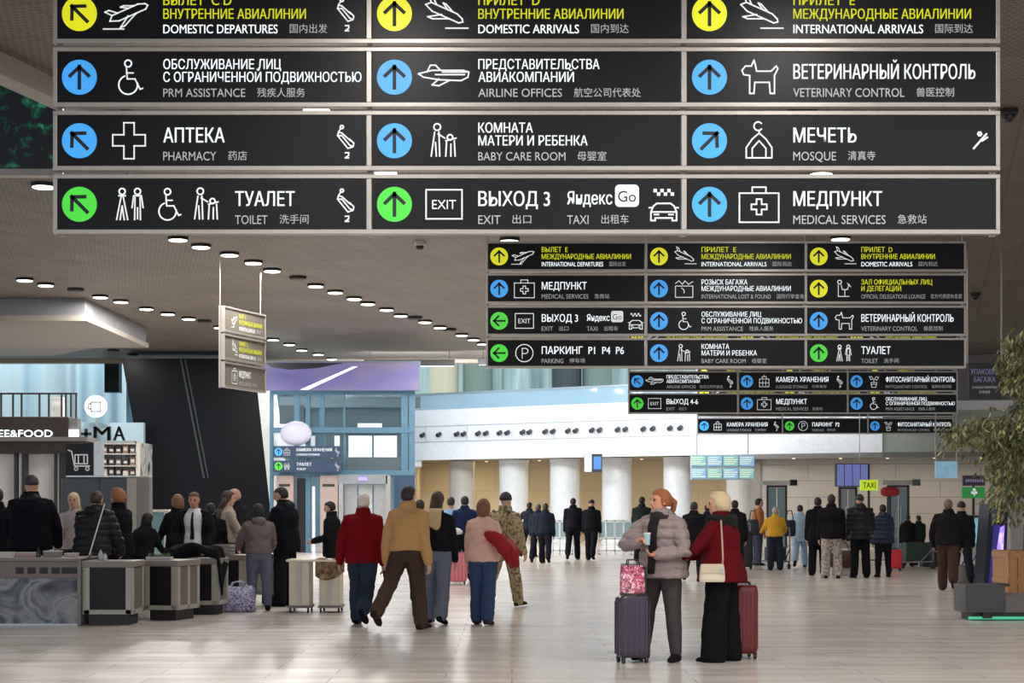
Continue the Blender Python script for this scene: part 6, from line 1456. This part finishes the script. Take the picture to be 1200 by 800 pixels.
person('person in black partly hidden behind the man in brown trousers', 1127, 33.0, 586, -6, top=('jacket', (30, 32, 36), -0.04), bottom=((34, 36, 42), 'straight'), hair=('beanie', (28, 26, 28)), **WALK_B)
# ---- the crowd behind the counters, left
LEANF = dict(aL=(28, 10, 58, -8), aR=(28, 10, 58, -8))
person('big man in a black jacket seen from behind at far left', 36, 23.6, 556, 0, top=('jacket', (20, 21, 28), -0.06, dict(hood=(20, 21, 28))), bottom=((26, 26, 32), 'straight'), hair=('beanie', (58, 56, 60)), girth=1.36, aL=(16, 18, 30, -4), aR=(16, 18, 30, -4), **STAND)
person('person in black cut by the left edge of the picture', -3, 24.4, 570, 20, top=('jacket', (24, 24, 28), -0.06), bottom=((26, 26, 30), 'straight'), hair=('short', (32, 28, 26)), girth=1.1, **STAND)
person('blond person between the big man and the black puffer', 87, 25.6, 576, 180, male=False, top=('sweater', (186, 178, 174), -0.02), bottom=((50, 50, 58), 'straight'), hair=('long', (226, 206, 164)), **LEANF, **STAND)
person('person in a black puffer with a big hood bending over the counter', 108, 23.5, 573, -14, top=('puffer', (36, 36, 40), -0.04, dict(hood=(34, 34, 38))), bottom=((28, 28, 32), 'straight'), hair=('short', (66, 46, 42)), girth=1.2, lean=10, aL=(30, 16, 60, 0), aR=(16, 16, 40, -6), **STAND)
person('woman with curly ginger hair in black', 140, 24.4, 571, 60, male=False, top=('coat', (22, 22, 26), -0.10), bottom=((26, 26, 30), 'straight'), hair=('curly', (168, 108, 70)), girth=1.05, **LEANF, **STAND)
person('person in black with dark hair bowed low beside the grey totem', 164, 25.2, 602, -30, male=False, H=1.46, top=('jacket', (26, 26, 30), -0.04), bottom=((28, 28, 32), 'straight'), hair=('bob', (26, 24, 26)), girth=1.3, lean=16, **LEANF, **STAND)
person('person with brown hair in black left of the man in a tie', 209, 26.6, 578, 40, male=False, top=('jacket', (26, 26, 30), -0.04), bottom=((28, 28, 32), 'straight'), hair=('bob', (132, 92, 66)), **LEANF, **STAND)
person('man in a white shirt with a dark tie and an open black jacket', 228.5, 25.6, 575, 176, top=('shirt', (226, 226, 230), 0.0, dict(tie=True, open=(24, 24, 28))), bottom=((28, 28, 34), 'straight'), hair=('short', (92, 66, 54)), skin=(206, 142, 118), aL=(18, 18, 40, -6), aR=(18, 18, 40, -6), head=(0, -8), **STAND)
person('person in black standing close at right of the man in a tie', 247, 26.6, 588, 10, top=('jacket', (22, 22, 26), -0.04), bottom=((26, 26, 30), 'straight'), hair=('short', (28, 24, 24)), girth=1.1, **STAND)
person('woman with long dark hair in a beige sweater in profile', 265, 27.4, 574, -70, male=False, top=('sweater', (178, 162, 150), 0.0), bottom=((60, 60, 68), 'straight'), hair=('long', (72, 50, 42)), **LEANF, **STAND)
person('bald man with a ruddy face behind the beige sweater woman', 277, 28.6, 571.5, 150, top=('jacket', (40, 38, 42), -0.04), bottom=((36, 36, 42), 'straight'), hair=('short', (190, 146, 126)), skin=(216, 146, 120), head=(-24, -6), **LEANF, **STAND)
person('black-haired person in a grey hooded sweatshirt and grey jeans seen from behind', 303, 24.9, 589, 14, top=('sweater', (112, 100, 98), 0.0, dict(hood=(106, 94, 92))), bottom=((104, 108, 126), 'slim', 'denim'), hair=('bob', (24, 24, 28)), girth=1.1, lL=(2, 2, 2), lR=(-4, 4, 2), aL=(26, 20, 62, 0), aR=(24, 12, 58, -4))
person('tall man in a black jacket looking down beside the white table', 334, 26.0, 569, 66, top=('jacket', (20, 21, 28), -0.08, dict(hood=(20, 21, 28))), bottom=((26, 26, 32), 'straight'), hair=('short', (34, 28, 28)), girth=1.22, aL=(12, 10, 56, -10), aR=(22, 10, 64, -6), head=(14, -14), **STAND)
person('person in a black coat in profile behind the white table', 390, 29.0, 586, 78, male=False, top=('coat', (24, 24, 28), -0.12), bottom=((28, 28, 32), 'straight'), hair=('short', (36, 30, 30)), aL=(10, 8, 72, -6), aR=(10, 8, 74, -6), head=(6, -10), **STAND)

# ---- things carried
M_CRB = mat('cream_leather', (218, 204, 182), 0.5)
c = X(834, 16.45); t = empty('handbag', (c, 16.42, Z(682, 16.42)), 'cream white handbag on a strap at the hip of the woman in red', 'bag', None, R(4))
MB().rings([((0, 0, 0.004), (0.118, 0, 0), (0, 0.035, 0)), ((0, 0, 0.03), (0.125, 0, 0), (0, 0.042, 0)), ((0, 0, 0.15), (0.115, 0, 0), (0, 0.036, 0)), ((0, 0, 0.175), (0.105, 0, 0), (0, 0.02, 0))], 32, 0, 0.4).build('body', M_CRB, t, bevel=0.0)
MB().rings([((0, -0.041, 0.09), (0.117, 0, 0), (0, 0.006, 0)), ((0, -0.04, 0.17), (0.108, 0, 0), (0, 0.006, 0))], 24, 0, 0.4).build('flap', mat('cream_leather_flap', (206, 190, 166), 0.5), t)
MB().box((0.085, -0.048, 0.11), (0.03, 0.012, 0.05)).build('clasp', M_STEEL, t)
sh = JB['tp'](0.285, -0.055, -0.03)
o0 = Vector((c, 16.42, Z(682, 16.42)))
sp = [Vector((0.10, 0, 0.16)), Vector((X(847, 16.4) - c, -0.03, Z(655, 16.4) - o0.z)), Vector((X(846, 16.42) - c, 0.0, Z(625, 16.42) - o0.z)), sh - o0 + Vector((0.0, -0.05, 0.03)), sh - o0 + Vector((0.02, 0.06, 0.045))]
MB().tube(sp, 0.0085).build('strap', mat('strap_beige', (186, 160, 140), 0.6), t)
# cup held by the first woman
hR = JA['handR']
o = MB().lathe((0, 0, 0), [(0.026, 0), (0.034, 0.10), (0.036, 0.104)], 18).lathe((0, 0, 0.104), [(0.037, 0), (0.037, 0.008), (0.03, 0.016)], 18, 1).build('paper_cup', [mat('cup_teal', (168, 204, 206), 0.5), mat('cup_lid', (220, 220, 220), 0.4)], loc=(hR.x + 0.035, hR.y - 0.03, hR.z - 0.06), smooth=False)
tag(o, 'pale teal cup held at the chest of the woman in the grey puffer', 'cup')
# red jacket carried over an arm
h = JF['wrR']; e = JF['elbowR']
def rc(u, v):
    a = -1.9 + 3.8 * v; r = 0.075 + 0.015 * math.sin(9 * u)
    x = -0.20 + 0.44 * u; drop = max(0.0, abs(a) - 1.3)
    return (x * 0.9 + 0.02 * math.sin(7 * v), 0.10 * math.sin(a) + 0.02 * math.sin(8 * u), 0.075 * math.cos(a) - drop * (0.30 + 0.25 * u) + 0.06 - 0.22 * u)
b = MB(); b.limb([(-0.12, -0.06, 0.11), (0.02, -0.09, 0.03), (0.14, -0.08, -0.10), (0.21, -0.05, -0.24)], [0.055, 0.095, 0.115, 0.075], flat=0.8, n=18)
b.limb([(-0.02, -0.02, 0.08), (0.13, 0.0, -0.02), (0.22, 0.0, -0.14), (0.19, 0.0, -0.28)], [0.06, 0.085, 0.085, 0.05], n=16); b.limb([(0.10, -0.10, 0.0), (0.20, -0.13, -0.12), (0.24, -0.10, -0.27)], [0.05, 0.055, 0.04], n=12)
o = bake(b, 'red_jacket', 0.011, fabric((150, 30, 34), 'nylon'), None, 3, 0.010, 21); o.location = (X(583, 21.75), 21.75, Z(636, 21.75))
tag(o, 'red jacket carried over the right arm of the woman in pale pink', 'jacket')
# black coat carried by the man in red
b = MB(); b.limb([(0, 0, 0), (0.02, 0, -0.2), (0.04, 0.02, -0.42), (0.03, 0.02, -0.62)], [0.05, 0.085, 0.095, 0.05], flat=0.7, n=14)
hC = JC['handR']; o = bake(b, 'folded_coat', 0.011, fabric((30, 30, 36)), None, 3, 0.010, 22); o.location = (hC.x + 0.05, hC.y + 0.02, hC.z + 0.36)
tag(o, 'black coat hanging at the right side of the white-haired man', 'coat')
# soldier's dark backpack, worn in front of the far shoulder
b = MB(); b.ell((0, 0, 0), (0.17, 0.12, 0.24), None, 24, 18, 0, lambda q: 0.94 / max(abs(q.x), abs(q.z), 0.74)); p0 = JG['tp'](0.16, 0.0, -0.165)
t = empty('backpack', tuple(p0), 'camouflage backpack on the back of the soldier', 'backpack', None, R(-34))
b.build('body', M_CAMO, t, smooth=True); MB().ell((0, -0.10, -0.07), (0.12, 0.05, 0.10), None, 16, 12).build('pocket', mat('pack_olive', (96, 84, 62), 0.8), t, smooth=True)
for s in (-1, 1): MB().tube([(0.1*s, 0.08, 0.2), (0.12*s, 0.16, 0.25), (0.13*s, 0.28, 0.2)], 0.016).build('strap', mat('pack_olive', (96, 84, 62), 0.8), t)
# shoulder bag of the person in pale blue, vest bag of the person in orange
for px, d, lab, c_ in [(925, 42.2, 'dark shoulder bag at the left side of the person in pale blue', (36, 44, 58)), (882, 43.6, 'dark blue grey backpack on the person in the orange brown top', (52, 62, 74))]:
    t = empty('bag', (X(px, d), d, 0.78), lab, 'bag')
    MB().ell((0, 0, 0.2), (0.16, 0.11, 0.22), None, 20, 14, 0, lambda q: 0.92 / max(abs(q.x), abs(q.z), 0.72)).build('body', mat('bag_%d' % c_[0], c_, 0.7), t, smooth=True)
    MB().tube([(-0.08, 0, 0.4), (-0.04, 0.02, 0.62), (0.06, 0.03, 0.64), (0.1, 0, 0.4)], 0.012).build('strap', M_KICK, t)
# walkie and hand phone
